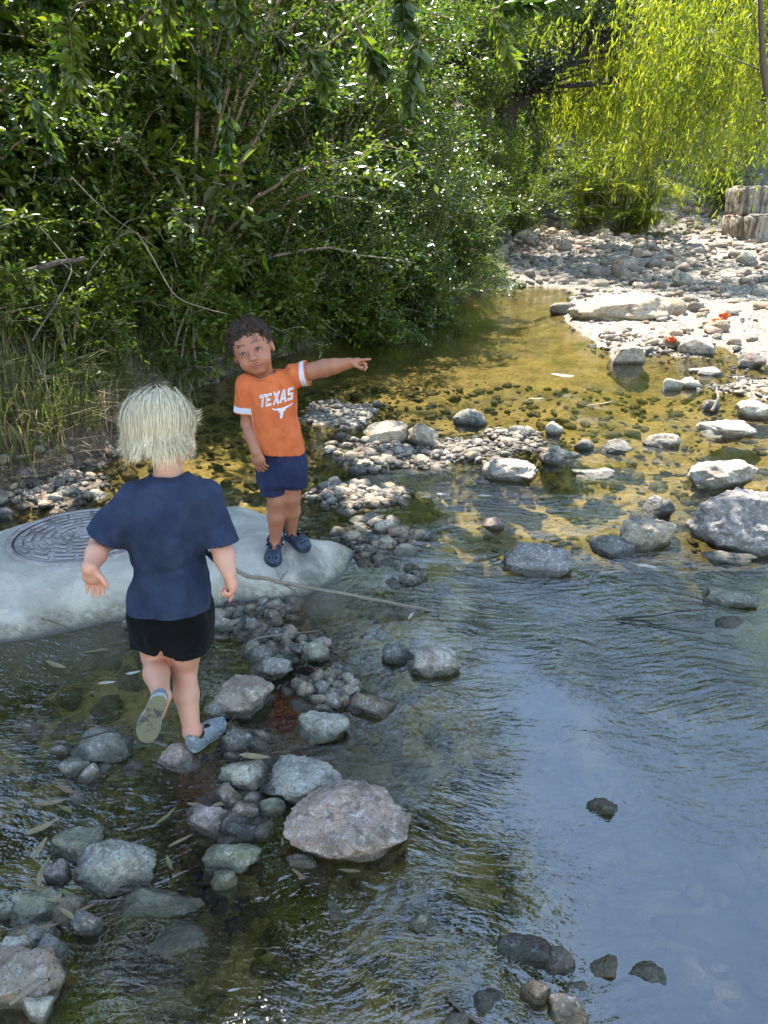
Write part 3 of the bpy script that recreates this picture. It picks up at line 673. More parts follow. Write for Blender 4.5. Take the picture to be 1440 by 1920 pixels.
def shrub(name, base, stems, H, spread, nleaf, leaf, lw, mat, label, lean=(0, 0), fine=False, cat='shrub', group=None, droop=.35, tw=.28, stemmat=None, dark=0.0, sr=1.0):
    base = np.array(base, float); root = empty(name, base); tag(root, label, cat, group)
    tubes = []; TP, TD = [], []
    for i in range(stems):
        a = RNG.uniform(0, 6.28); r = spread*math.sqrt(RNG.uniform(.05, 1)); h = H*RNG.uniform(.45, 1.0)
        if i % 3 == 0: h *= .45; r *= 1.1
        end = np.array([math.cos(a)*r+lean[0], math.sin(a)*r+lean[1], h-droop*r*RNG.uniform(0, 1.2)])
        mid = np.array([end[0]*.45, end[1]*.45, h*.85]); p = bez([RNG.normal(0, .08), RNG.normal(0, .08), -.1], mid, end, 12)
        p += RNG.normal(0, .012*H, p.shape)*np.linspace(0, 1, 12)[:, None]
        tubes.append(tube(p, sr*np.linspace(.014*H**.5, .003, 12), 4))
        m = max(4, int(22*H)); t = RNG.uniform(.12, 1, m); idx = (t*11).astype(int).clip(0, 10); f = (t*11-idx)[:, None]
        q = p[idx]*(1-f)+p[idx+1]*f; d = rnd(m)*.9+np.array([0, 0, .15])+(p[idx+1]-p[idx])*6; d /= np.linalg.norm(d, axis=1)[:, None]
        TP.append(q); TD.append(d)
    TP = np.concatenate(TP); TD = np.concatenate(TD); m = len(TP); per = max(2, nleaf//m)
    TL = tw*RNG.uniform(.4, 1.25, m)
    for i in RNG.choice(m, min(m, 90), replace=False):
        tubes.append(tube(np.stack([TP[i], TP[i]+TD[i]*TL[i]*.5, TP[i]+TD[i]*TL[i]+[0, 0, -.1*TL[i]]]), [.004, .003, .0015], 3))
    s = np.tile(np.linspace(.12, 1.0, per), m); ii = np.repeat(np.arange(m), per)
    q = TP[ii]+TD[ii]*(TL[ii]*s)[:, None]+np.stack([np.zeros(m*per), np.zeros(m*per), -.1*TL[ii]*s*s], 1)
    side = np.where(np.arange(m*per) % 2 == 0, 1, -1)[:, None]*np.cross(TD[ii], [0, 0, 1.0])
    D = TD[ii]*.55+side*.8+RNG.normal(0, .35, (m*per, 3)); D[:, 2] -= .12
    Nn = np.array([0, 0, 1.0])+RNG.normal(0, .55, (m*per, 3))
    L = leaf*RNG.uniform(.6, 1.25, m*per); V, F, k = leaf_arr(q, D, Nn, L, L*lw, fine)
    tint = np.clip(RNG.normal(.45-dark, .25, m)[ii]+RNG.normal(0, .12, m*per), 0, 1)
    mk('foliage', V, F, mat, root, False, np.repeat(tint, k)[:, None])
    V, F = join(tubes); mk('stems', V, F, stemmat or M['twig'], root); return root
def copy_plant(src, loc, rz, sc, label):
    r = src.copy(); COL.objects.link(r); r.location = loc; r.rotation_euler = (0, 0, rz); r.scale = (sc, sc, sc); r['label'] = label
    for ch in list(src.children):
        c = ch.copy(); COL.objects.link(c); c.parent = r
    return r
def tree(name, base, trunk, blobs, nleaf, leaf, lw, mat, label, cat='tree', bark=None, limbr=.09, clump=.35, up=.35, per_b=26, group=None, fine=False, nj=.7):
    """trunk: list of (x,y,z,r) relative to base; blobs: (x,y,z,rx,ry,rz,share) relative to base"""
    base = np.array(base, float); root = empty(name, base); tag(root, label, cat, group); bark = bark or M['bark']
    tp = np.array(trunk, float); t = np.linspace(0, 1, 18); ti = np.linspace(0, 1, len(tp))
    path = np.stack([np.interp(t, ti, tp[:, k]) for k in range(3)], 1)+RNG.normal(0, .02, (18, 3)); rr = np.interp(t, ti, tp[:, 3])
    V, F = tube(path, rr, 10); mk('trunk', V, F, bark, root)
    limbs = []; LV, LT = [], []; tot = sum(b[6] for b in blobs)
    for bx, by, bz, rx, ry, rz, sh in blobs:
        c = np.array([bx, by, bz]); k = np.argmin(np.abs(path[:, 2]-max(bz-1.2*rz-.6, path[0, 2]+.3*(path[-1, 2]-path[0, 2])))); a = path[k]
        p = bez(a, (a+c)/2+[0, 0, .25*np.linalg.norm(c-a)*up], c, 9)+RNG.normal(0, .04, (9, 3)); p[0] = a
        lr = limbr*(.6+.4*sh); limbs.append(tube(p, np.linspace(lr, lr*.3, 9), 6))
        m = max(4, int(per_b*sh)); d = rnd(m)*np.array([rx, ry, rz])*(RNG.uniform(.35, 1, m)**.6)[:, None]
        for e in d:
            s0 = p[RNG.integers(4, 9)]; q = bez(s0, (s0+c+e)/2+RNG.normal(0, .12, 3), c+e, 6); limbs.append(tube(q, np.linspace(lr*.3, .006, 6), 4))
        nl = int(nleaf*sh/tot); ii = RNG.integers(0, m, nl); cl = c+d[ii]
        cl = cl-(d[ii])*RNG.uniform(0, .5, nl)[:, None]
        q = cl+RNG.normal(0, clump, (nl, 3))*np.array([1, 1, .62])
        LV.append(q); LT.append(np.clip(RNG.normal(.5, .2, m)[ii]+RNG.normal(0, .12, nl), 0, 1))
    q = np.concatenate(LV); tt = np.concatenate(LT); nl = len(q)
    D = rnd(nl); D[:, 2] -= .2; L = leaf*RNG.uniform(.6, 1.25, nl)
    V, F, k = leaf_arr(q, D, np.array([0, 0, 1.0])+RNG.normal(0, nj, (nl, 3)), L, L*lw, fine)
    mk('crown', V, F, mat, root, False, np.repeat(tt, k)[:, None]); V, F = join(limbs); mk('limbs', V, F, bark, root); return root
def willow(name, base, trunk, anchors, nst, length, leaf, lw, mat, label, sway=.1, per=26, limbpts=None, spread=.5):
    base = np.array(base, float); root = empty(name, base); tag(root, label, 'tree')
    tp = np.array(trunk, float); V, F = tube(tp[:, :3], tp[:, 3], 9); mk('trunk', V, F, M['bark'], root)
    limbs = []; Q, DD, TT = [], [], []
    for (ax, ay, az, sh) in anchors:
        A = np.array([ax, ay, az]); k = np.argmin(np.linalg.norm(tp[:, :3]-A, axis=1)+np.maximum(tp[:, 2]-az, 0)*2); s0 = tp[k, :3]
        limbs.append(tube(bez(s0, (s0+A)/2+[0, 0, .5], A, 10), np.linspace(.05, .015, 10), 5))
        for j in range(int(nst*sh)):
            st_ = A+RNG.normal(0, spread, 3)*np.array([1, 1, .55]); ln = length*RNG.uniform(.35, 1.15); dx = RNG.normal(0, sway, 2)+[-.06, 0]
            tt = np.linspace(0, 1, per); p = st_+np.stack([dx[0]*tt+.12*np.sin(tt*2+j)*.3, dx[1]*tt, .10*np.sin(tt*3.1)-ln*tt**1.15], 1)
            if j % 4 == 0: limbs.append(tube(p[::5], np.linspace(.005, .002, len(p[::5])), 3))
            d = np.gradient(p, axis=0); d /= np.linalg.norm(d, axis=1)[:, None]; d = d*.75+RNG.normal(0, .33, d.shape)
            Q.append(p+RNG.normal(0, .015, p.shape)); DD.append(d); TT.append(np.clip(np.full(per, RNG.normal(.5, .2))+RNG.normal(0, .1, per), 0, 1))
    Q = np.concatenate(Q); DD = np.concatenate(DD); TT = np.concatenate(TT); n_ = len(Q); L = leaf*RNG.uniform(.6, 1.2, n_)
    V, F, k = leaf_arr(Q, DD, rnd(n_)+[0, -.5, .3], L, L*lw); mk('crown', V, F, mat, root, False, np.repeat(TT, k)[:, None])
    V, F = join(limbs); mk('limbs', V, F, M['bark'], root); return root
# ================================================================ plants of the left bank
def gz(x, y): return bed1(x, y)
def bank_pts_(nn):
    x = RNG.uniform(-6, 3, nn*3); y = RNG.uniform(4.6, 17, nn*3); p = np.stack([x, y], 1)
    sd = polysd(p, POLY); dl = pld(p, LEFT); dr = pld(p, RIGHT); k = (sd > .35) & (sd < 4.5) & (dl < dr) & (vnoise(xyz(x, y)*1.6, 8) > -.3)
    x, y = x[k][:nn], y[k][:nn]; return np.stack([x, y, bed(x, y)], 1)
A = shrub('leafy_shrub', (-3.1, 5.4, gz(-3.1, 5.4)-.05), 40, 2.5, 1.3, 19000, .062, .5, M['leaf'], 'broad glossy shrub arching over the dry grass at the left edge', fine=True)
B = shrub('leafy_shrub', (-1.75, 6.9, gz(-1.75, 6.9)-.05), 48, 3.3, 1.7, 24000, .06, .5, M['leaf'], 'tall glossy shrub glinting in the sun behind the blond boy\'s head', lean=(.3, -.2))
C = shrub('leafy_shrub', (-.75, 9.2, gz(-.75, 9.2)-.05), 48, 3.2, 1.6, 24000, .062, .48, M['leaf'], 'arching shrub trailing into the pool behind the boy in orange', lean=(.35, -.35), droop=.9)
spots = [(B, -3.3, 7.2, 1.0, 1.15, 'dense shrub high on the left bank, in its upper middle'),
         (A, -3.6, 5.6, 2.4, 1.1, 'shaded shrub against the left picture edge with pale twigs'),
         (C, .1, 11.4, 3.3, .9, 'shrub leaning over the narrow far end of the pool'),
         (B, -1.3, 9.6, 3.6, 1.2, 'sunlit shrub between the tall glossy one and the pool end'),
         (A, -2.9, 9.2, 4.4, 1.6, 'bushy grey green shrub behind the tall glossy one'),
         (B, -.3, 13.8, 5.1, 1.1, 'dark green shrub at the head of the pool'),
         (A, -1.3, 12.6, 2.9, 1.9, 'big shrub filling the bank behind the pool end'),
         (C, -4.6, 8.4, 2.0, 1.3, 'shrub at the top left, half under the canopy'),
         (A, .5, 16.6, 5.5, 1.3, 'rounded shrub left of the far riffle')]
spots += [(C, -1.15, 7.3, 2.2, .62, 'leafy shrub hanging low over the bank left of the boy in orange'), (C, -.35, 8.2, .9, .66, 'shrub with drooping sprays right over the head of the boy in orange'), (C, .3, 9.3, 5.2, .72, 'shrub dipping its sprays into the pool above the pointing arm'), (C, .8, 10.5, 1.2, .68, 'shrub with pale glinting tips at the narrow end of the pool'),
          (A, -2.2, 6.3, 4.9, .75, 'low shrub on top of the grassy bank, left of centre'), (B, -2.3, 8.0, 4.1, 1.0, 'shrub in the thick of the glinting leaves at upper left'), (A, -.6, 10.4, .5, 1.3, 'shrub rising behind the drooping ones'), (B, -4.4, 6.4, 5.9, 1.1, 'shrub in the dark corner at the far left'), (C, .9, 13.4, 3.9, .7, 'shrub on the left corner of the far riffle')]
for s_, x, y, rz, sc, lb in spots: copy_plant(s_, (x, y, gz(x, y)-.1), rz, sc, lb)
# ivy and undergrowth on the slope
q = bank_pts_(26000); nn = len(q); q[:, 2] += RNG.uniform(0, 1, nn)**2*.55; L = RNG.uniform(.03, .075, nn); V, F, k = leaf_arr(q, rnd(nn), rnd(nn)*.8+[0, 0, 1], L, L*.5)
tag(mk('undergrowth', V, F, M['leaf'], None, False, np.repeat(RNG.uniform(.1, .9, nn), k)[:, None]), 'low leafy undergrowth covering the left bank', None, None, 'stuff')
E_ = shrub('broad_shrub', (-3.0, 4.7, gz(-3.0, 4.7)-.05), 26, 1.4, .8, 6500, .072, .5, M['mleaf'], 'bright broad-leaved shrub at the left edge over the dry grass', fine=True, droop=.7)
for x, y, rz, sc, lb in [(-2.15, 5.45, 1, .8, 'bright broad-leaved shrub above the clay shelf'), (-1.55, 6.2, 2, .85, 'bright broad-leaved shrub above the undercut bank'), (-1.0, 7.1, 3, .8, 'bright broad-leaved shrub left of the head of the boy in orange'), (-.3, 8.0, 4, .8, 'bright broad-leaved shrub over the water behind the boy in orange'), (-3.3, 6.2, 5, 1.3, 'bright broad-leaved shrub high at the left edge'), (.35, 9.2, 5.5, .85, 'bright broad-leaved shrub near the tip of the pointing arm'), (-2.4, 4.35, 2.6, .6, 'small bright broad-leaved shrub above the left bank stone pile'), (-2.05, 4.95, 4.4, .6, 'small bright broad-leaved shrub at the edge of the clay shelf'), (-2.4, 7.0, .4, 1.8, 'large bright broad-leaved shrub in the upper left'), (.7, 10.4, 2.4, .8, 'bright broad-leaved shrub at the pool\'s far left corner')]:
    copy_plant(E_, (x, y, gz(x, y)-.05), rz, sc, lb)
# low leafy sprays over the bank edge
D_ = shrub('bank_plant', (-1.95, 4.75, gz(-1.95, 4.75)), 12, .75, .42, 1500, .055, .42, M['mleaf'], 'low bright leafy plant on the bank edge left of the blond boy\'s head', fine=True, cat='plant', tw=.16)
for x, y, rz, sc, lb in [(-2.35, 4.25, 1.2, 1.0, 'low leafy plant over the grass at the left edge'), (-1.62, 5.7, 2.2, 1.1, 'leafy plant on the cut bank behind the blond boy'), (-1.15, 7.2, 4, 1.3, 'leafy plant hanging over the dark undercut bank'), (-.55, 8.1, 5, 1.4, 'small leafy plant right behind the head of the boy in orange')]:
    copy_plant(D_, (x, y, gz(x, y)), rz, sc, lb)
# grass: blades as bent ribbons
def grass_mass(name, X, H, W, mat, label, root=None, bend=.6, kind='stuff', tint=.5, dirb=None):
    n_ = len(X); a = RNG.uniform(0, 6.28, n_); d = np.stack([np.cos(a), np.sin(a), np.zeros(n_)], 1)
    if dirb is not None: d = d+np.array(dirb); d /= np.linalg.norm(d, axis=1)[:, None]
    s = np.cross(d, [0, 0, 1.0]); h = H*RNG.uniform(.5, 1.2, n_); b = bend*RNG.uniform(.2, 1.3, n_); V = []
    for t, w_ in ((0, 1), (.4, .85), (.75, .55), (1, .05)):
        c = X+d*(h*b*t*t)[:, None]+np.array([0, 0, 1.0])*(h*(t-.45*b*t*t))[:, None]
        V += [c-s*W*w_/2, c+s*W*w_/2]
    V = np.stack(V, 1); F = np.array([[0, 1, 3, 2], [2, 3, 5, 4], [4, 5, 7, 6]])
    Fx = (F[None]+(np.arange(n_)*8)[:, None, None]).reshape(-1, 4); tt = np.clip(tint+RNG.normal(0, .25, n_), 0, 1)
    o = mk(name, V.reshape(-1, 3), Fx, mat, root, False, np.repeat(tt, 8)[:, None])
    if root is None: tag(o, label, None, None, kind)
    return o
def bank_pts(nn, x0, x1, y0, y1, s0, s1, clump=5):
    x = RNG.uniform(x0, x1, nn*3); y = RNG.uniform(y0, y1, nn*3); p = np.stack([x, y], 1)
    sd = polysd(p, POLY); dl = pld(p, LEFT); dr = pld(p, RIGHT); k = (sd > s0) & (sd < s1) & (dl < dr)
    k &= vnoise(xyz(x, y)*clump, 5) > RNG.uniform(-.9, .5, nn*3)
    x, y = x[k][:nn], y[k][:nn]; return np.stack([x, y, bed(x, y)-.01], 1)
grass_mass('grass', bank_pts(30000, -3.6, 1.5, 3.0, 12, .10, 1.9), .30, .008, M['grass'], 'long fine grass covering the left bank', tint=.6, dirb=(.5, -.5, 0))
grass_mass('dry_grass', bank_pts(3500, -3.4, -1.2, 3.0, 6.4, .03, .7), .32, .007, M['straw'], 'dry straw-coloured grass hanging over the left bank', bend=1.1, tint=.4, dirb=(.9, -.7, 0))
grass_mass('bank_grass', bank_pts(13000, -1.9, 2.0, 4.6, 14, .0, .6), .34, .009, M['grass'], 'green grass hanging over the cut bank to the pool', bend=1.1, tint=.3, dirb=(.8, -.6, 0))
for i, (x, y, hh, nb, lb, mt) in enumerate([(-1.98, 4.35, .42, 90, 'bright green grass tuft on the left bank', 'grass'), (-2.15, 3.65, .4, 110, 'grey green tuft of grass at the left edge above the stones', 'grass'),
        (-1.72, 4.55, .36, 120, 'straw tuft drooping towards the water behind the blond boy', 'straw'), (-2.3, 3.9, .45, 120, 'pale dry tuft with broad bent blades at the left edge', 'straw'), (-1.55, 5.35, .3, 90, 'green tuft hanging over the eroded bank', 'grass')]):
    z = gz(x, y); t = empty('grass_tuft', (x, y, z)); tag(t, lb, 'grass tuft'); X = RNG.normal(0, .05, (nb, 3)); X[:, 2] = 0
    grass_mass('blades', X, hh, .010, M[mt], None, t, 1.0, tint=.7)
# eroded ledges and roots of the cut bank
n = N('bank_clay'); pos = n.n('NewGeometry').outputs['Position']; a = n.noise(9, 6, .7, mapv(n, pos, 1, 1)); b = n.noise(40, 5, .7, pos)
M['clay'] = n.fin(n.pbr(n.mix(n.mrange(a, .3, .7), (.07, .05, .032), (.27, .21, .145)), .85, n.bump(n.math('ADD', a, n.math('MULTIPLY', b, .4)), 1, .03), .3))
for i, (u0, u1, v0, v1, lb) in enumerate([(225, 345, 690, 760, 'rounded brown clay ledge above the blond boy\'s head'), (150, 260, 720, 800, 'eroded clay shelf left of the blond boy\'s head'), (330, 440, 650, 715, 'grassy clay overhang with a dark hollow under it'), (60, 170, 800, 880, 'shadowed clay lump under the drooping grass'), (440, 560, 620, 672, 'low clay bank behind the head of the boy in orange')]):
    pf = P((u0+u1)/2, v1, .02); s = FPX/depth(pf); W = (u1-u0)/s
    V, F = rock_geo(900+i, 5, lump=.3, cuts=4); Hh = (v1-v0)/s*.95
    o = mk('clay_ledge', V*np.array([W*.62, W*.42, Hh*.62]), F, M['clay']); o.location = (pf.x*(1+.25/pf.y)-.1, pf.y+W*.32, Hh*.42); o.rotation_euler = (0, -.1, random.uniform(.2, .7)); tag(o, lb, 'clay ledge')
# loose branches in the left thicket
def stick(name, pts, r0, r1, mat, label, cat='branch', sides=7, jit=.006, side=()):
    pts = np.array([list(p) for p in pts]); t = np.linspace(0, len(pts)-1, 6*len(pts)); i = np.arange(len(pts))
    p = np.stack([np.interp(t, i, pts[:, k]) for k in range(3)], 1)
    for _ in range(3): p[1:-1] = (p[:-2]+p[1:-1]*2+p[2:])/4
    q_ = RNG.normal(0, jit, p.shape)
    for _ in range(5): q_[1:-1] = (q_[:-2]+q_[1:-1]+q_[2:])/3
    p += q_; rr = np.linspace(r0, r1, len(p))*(1+RNG.normal(0, .06, len(p))); V, F = tube(p, rr, sides)
    parts = [(V, F)]
    for (k, e, r) in side:
        q = p[int(k*(len(p)-1))]; parts.append(tube(bez(q, q+(np.array(e)-q)*.5+[0, 0, .01], e, 6), np.linspace(r, r*.4, 6), 5))
    V, F = join(parts); o = mk(name, V, F, mat); recenter(o, tuple(pts[0])); return tag(o, label, cat)
stick('fallen_branch', [at(-10, 525, 4.4), at(60, 508, 4.5), at(110, 492, 4.6), at(160, 487, 4.7)], .022, .012, M['bark'], 'brown horizontal branch low in the thicket at the left edge', side=[(.7, at(150, 520, 4.4), .006)])
stick('fallen_branch', [at(60, 640, 4.0), at(110, 560, 4.1), at(140, 500, 4.3), at(70, 420, 4.6)], .005, .0025, M['bark'], 'thin brown bent twig hanging in the left thicket')
stick('fallen_branch', [at(260, 440, 5.2), at(330, 560, 5.0), at(420, 590, 5.2)], .005, .003, M['twig'], 'pale arching twig over the grassy bank')
stick('fallen_branch', [at(130, 330, 4.6), at(200, 400, 4.6), at(300, 470, 4.9)], .005, .0025, M['bark'], 'long brown twig slanting down through the left shrubs')
stick('fallen_branch', [at(330, 330, 5.8), at(350, 370, 5.8), at(362, 430, 5.9)], .014, .008, M['bark'], 'dark broken stem inside the tall glossy shrub')

# ================================================================ trees
# background trees across the back
T1 = tree('broadleaf_tree', (-3.5, 17, gz(-3.5, 17)-.2), [(0, 0, 0, .28), (.2, -.2, 3, .22), (.1, 0, 7, .1)],
     [(0, -.3, 2.2, 2.2, 1.2, 1.2, 1), (-1.6, 0, 4.2, 1.8, 1.5, 1.3, 1), (1.5, -.4, 4.3, 1.9, 1.4, 1.3, 1), (0, 0, 6.3, 2.2, 1.8, 1.4, 1), (.4, 0, 8.4, 1.8, 1.5, 1.2, .8), (-1.8, 0, 1.2, 1.2, 1, .9, .5)], 17000, .13, .5, M['mleaf'], 'light green tree behind the tall glossy shrub', clump=.38)
T2 = tree('oak_tree', (2.2, 17.5, gz(2.2, 17.5)-.2), [(0, 0, 0, .3), (.3, -.3, 2.6, .24), (.2, -.2, 5.5, .14), (.3, 0, 10, .06)],
     [(-.9, -.8, 3.7, 1.3, .9, .6, 1), (.9, -.6, 3.5, 1.2, .9, .5, 1), (2.4, -.6, 4.2, 1.1, .9, .55, .9), (-.3, 0, 5.2, 1.6, 1.2, .8, 1.2), (1.8, 0, 5.6, 1.5, 1.2, .8, 1.2), (.4, 0, 7, 2, 1.4, .9, 1.2), (.6, 0, 8.8, 1.5, 1.2, .9, 1), (2.9, -.4, 6.4, 1.2, .9, .4, .8), (4.3, -.5, 6.6, 1.1, .9, .4, .8), (5.7, -.4, 6.8, 1.1, .8, .4, .7)], 17000, .10, .5, M['oakleaf'], 'dark oak with black crooked limbs at the top centre', clump=.26, bark=M['darkbark'], limbr=.12, per_b=34)
bg_sp = [(T1, 1.9, 16.0, 1.3, .5, 'young yellow green tree in front of the oak trunk'), (T1, -5.2, 10.2, .7, .95, 'leafy tree rising behind the dark corner of the bank'), (T1, -6, 14.2, 1.9, 1.1, 'tall tree behind the dark corner at the far left'), (T1, -2.6, 15.6, 5.1, 1.2, 'tallest light green tree behind the glinting shrubs'), (T1, 3.4, 31, 2.9, 1.65, 'tall pale tree far behind the oak'), (T1, 8.2, 31.5, 3.7, 1.7, 'tall far tree between the willows'), (T1, 13.0, 30, .9, 1.7, 'tall far tree behind the large willow'), (T1, 14.5, 21, 2.2, 1.3, 'leafy tree beyond the right edge of the stone blocks'),
    (T1, -8, 15, 1, 1.15, 'tall tree at the far upper left behind the shrubs'), (T1, 1.0, 21, 2.4, 1.0, 'tree seen through the oak limbs at the top centre'), (T1, -1.6, 25, 4, 1.35, 'tall background tree left of the oak'),
         (T2, -6, 21, .8, 1.4, 'dark background tree behind the left thicket'), (T1, 5.0, 27, 5.0, 1.0, 'yellow green tree behind the feathery sapling'), (T1, 9.8, 28, .4, 1.05, 'background tree between the two willows'),
         (T1, 15, 27, 3.1, 1.1, 'background tree beyond the right willow'), (T2, 7.6, 33, 2.0, 1.3, 'dark distant tree behind the feathery sapling'), (T2, 2.4, 32, 3.0, 1.3, 'dark distant tree behind the oak'),
         (T1, -12, 24, 2, 1.5, 'tree at the far left of the backdrop'), (T2, 13, 36, 4, 1.3, 'distant dark tree at the upper right'), (T1, 19, 35, 4, 1.3, 'distant tree at the right end of the backdrop')]
for s_, x, y, rz, sc, lb in bg_sp: copy_plant(s_, (x, y, gz(x, y)-.2), rz, sc, lb)
# willow fronds on the right
def rel(u, v, Y, b): q = at(u, v, Y); return (q.x-b[0], q.y-b[1], q.z-b[2])
b1 = (7.4, 14.0, gz(7.4, 14.0)-.2)
anch = [rel(u, v, Y, b1)+(s,) for u, v, Y, s in [(1420, -60, 12.5, 1.3), (1330, -70, 12.6, 1.1), (1240, -10, 13, .9), (1370, 60, 12, 1), (1290, 110, 12.6, 1), (1400, 110, 11.8, .9), (1230, 90, 13.4, .7), (1340, 190, 12.2, .8), (1200, 170, 13.6, .5), (1440, 150, 12.6, .6), (1290, 240, 13, .6)]]
willow('willow_tree', b1, [(0, 0, 0, .17), (-.1, -.4, 2, .14), (-.3, -1.2, 4.2, .10), (-.4, -1.6, 6.5, .08), (-.3, -1.2, 9.5, .05)], anch+[(-.6, -1.0, 9.8, 1.2), (.6, -.9, 9.2, 1), (1.6, -.5, 8.2, 1), (-1.0, -1.2, 8.2, .8), (0, -.9, 8.0, .8)], 70, 1.25, .115, .2, M['yleaf'], 'large bright willow with hanging fronds filling the upper right', spread=.42)
b2 = (6.6, 20.5, gz(6.6, 20.5)-.2)
anch = [rel(u, v, Y, b2)+(s,) for u, v, Y, s in [(1100, 70, 18, 1), (1150, 60, 18, 1.1), (1200, 50, 18, 1), (1130, 120, 18, 1), (1180, 130, 18, 1), (1090, 150, 18.5, .7), (1150, 190, 18, .8), (1110, 210, 18.2, .6), (1230, 150, 18.5, .7)]]
willow('willow_tree', b2, [(0, 0, 0, .2), (-.2, -.5, 1.8, .18), (-.2, -1.2, 3.6, .12), (-.6, -2.2, 4.8, .06)], anch, 60, 1.1, .15, .2, M['yleaf'], 'smaller rounded willow with a bare crooked limb, left of the large willow', spread=.5)
stick('bare_limb', [at(1190, 132, 17.5), at(1160, 148, 17.4), at(1100, 158, 17.2), at(1050, 163, 17)], .09, .04, M['darkbark'], 'crooked bare limb crossing in front of the smaller willow', side=[(.1, at(1182, 60, 17.6), .04), (.5, at(1075, 195, 17), .03)])
stick('bare_limb', [at(1425, -10, 10.5), at(1428, 60, 10.5), at(1432, 130, 10.6), at(1440, 180, 10.6)], .03, .045, M['bark'], 'thin upright stem through the willow fronds at the right edge', side=[(.7, at(1340, 98, 10.8), .012)])
# feathery sapling
fb = P(1165, 440, .35); F_ = empty('sapling', (fb.x, fb.y, fb.z-.1)); tag(F_, 'feathery yellow green sapling on the far gravel shore', 'tree')
fx, fy = fb.x, fb.y; tubes = []; Q, DD, TT = [], [], []
for i in range(28):
    a = RNG.uniform(0, 6.28); r = 1.55*math.sqrt(RNG.uniform(.05, 1)); h = RNG.uniform(.5, 2.9)*(1-.3*r/1.5); p = bez([0, 0, 0], [r*.4*math.cos(a), r*.4*math.sin(a), h*1.0], [r*math.cos(a), r*math.sin(a)*.7, h-.25*r], 12)
    tubes.append(tube(p, np.linspace(.03, .005, 12), 4))
    for k in range(3, 12):
        for j in range(3):
            dd = rnd(1)[0]*np.array([1, 1, .35])+[0, 0, -.12]; dd /= np.linalg.norm(dd); ln = RNG.uniform(.25, .6); tt = np.linspace(.1, 1, 11)
            s_ = np.cross(dd, [0, 0, 1.0]); q = p[k]+dd*(tt*ln)[:, None]-np.outer(tt**2*.12, [0, 0, 1.0]); tn = RNG.uniform(.2, 1)
            for sg in (-1, 1): Q.append(q); DD.append(np.tile(dd*.5+sg*s_, (11, 1))); TT.append(np.full(11, tn))
Q = np.concatenate(Q); DD = np.concatenate(DD); TT = np.concatenate(TT); L = np.full(len(Q), .13)*RNG.uniform(.6, 1.1, len(Q))
V, F, k = leaf_arr(Q, DD, RNG.normal(0, .3, Q.shape)+[0, 0, 1], L, L*.2); mk('foliage', V, F, M['yleaf'], F_, False, np.repeat(TT, k)[:, None]); V, F = join(tubes); mk('stems', V, F, M['twig'], F_)
G = shrub('willow_shrub', (5.2, 20.5, gz(5.2, 20.5)), 34, 2.6, 1.5, 9000, .12, .24, M['mleaf'], 'yellowish shrub left of the feathery sapling', droop=.2)
for x, y, rz, sc, lb in [(3.3, 19.5, 1, .9, 'dusty green shrub at the head of the riffle'), (3.9, 23.5, 2, 1.3, 'tall rusty green shrub beyond the riffle'), (8.9, 21.5, 3, .9, 'shrub with a dark hollow right of the sapling'), (10.5, 20.5, 4, 1.0, 'green shrub behind the stone blocks'), (6.7, 24.5, 5, 1.4, 'shrub directly behind the feathery sapling'), (2.0, 21.5, 5.6, 1.2, 'shrub under the dark oak'), (12.5, 25, 5.6, 1.3, 'shrub under the large willow')]:
    copy_plant(G, (x, y, gz(x, y)-.05), rz, sc, lb)
# tall shade tree on the left bank, out of frame but seen in the water and casting the shade on the boys
S0 = (-4.6, 5.6, gz(-4.6, 5.6)-.3)
def rb(x, y, z): return (x-S0[0], y-S0[1], z-S0[2])
tree('shade_tree', S0, [(0, 0, 0, .3), (.3, .1, 2.2, .25), (.9, .3, 4.6, .18), (1.6, .6, 6.4, .1)],
     [rb(-1.4, 5.2, 6.4)+(.8, .65, .42, 1.3), rb(-1.25, 6.2, 6.7)+(.75, .5, .42, 1.1), rb(-.5, 4.9, 6.4)+(.6, .5, .4, .6), rb(-3.6, 4.8, 6.0)+(.9, .8, .5, .7),
      rb(-1.6, 4.1, 6.0)+(.9, .5, .4, .55), rb(-2.9, 3.6, 5.8)+(1.0, .7, .45, .6), rb(.5, 5.3, 6.6)+(.45, .35, .3, .4), rb(1.3, 5.0, 6.8)+(.4, .35, .3, .35), rb(1.6, 4.2, 6.8)+(.6, .4, .35, .4), rb(2.5, 3.5, 6.9)+(.6, .4, .3, .4), rb(-4.6, 6.4, 7.6)+(1.2, 1, .6, .7),
      rb(-.1, 4.6, 3.6)+(.45, .3, .3, .4), rb(.5, 4.6, 3.5)+(.35, .25, .25, .28), rb(-.9, 4.6, 3.5)+(.45, .3, .3, .45), rb(-1.6, 4.9, 3.8)+(.5, .35, .4, .4), rb(-3.2, 5.2, 4.4)+(.6, .4, .5, .35),
      rb(.8, 4.8, 4.5)+(.45, .3, .4, .45), rb(.7, 4.9, 5.5)+(.5, .35, .4, .45), rb(1.1, 5.1, 6.2)+(.45, .35, .35, .4), rb(-.2, 4.9, 5.3)+(.5, .35, .4, .4), rb(.2, 4.9, 4.4)+(.5, .35, .35, .35), rb(-.5, 5.0, 4.2)+(.5, .35, .35, .4), rb(.4, 5.4, 5.2)+(.5, .4, .4, .3), rb(-1.2, 5.0, 4.4)+(.5, .35, .4, .4)],
     36000, .125, .5, M['mleaf'], 'tall shade tree at the left, its crown seen mirrored in the foreground water', clump=.2, limbr=.1, per_b=30)
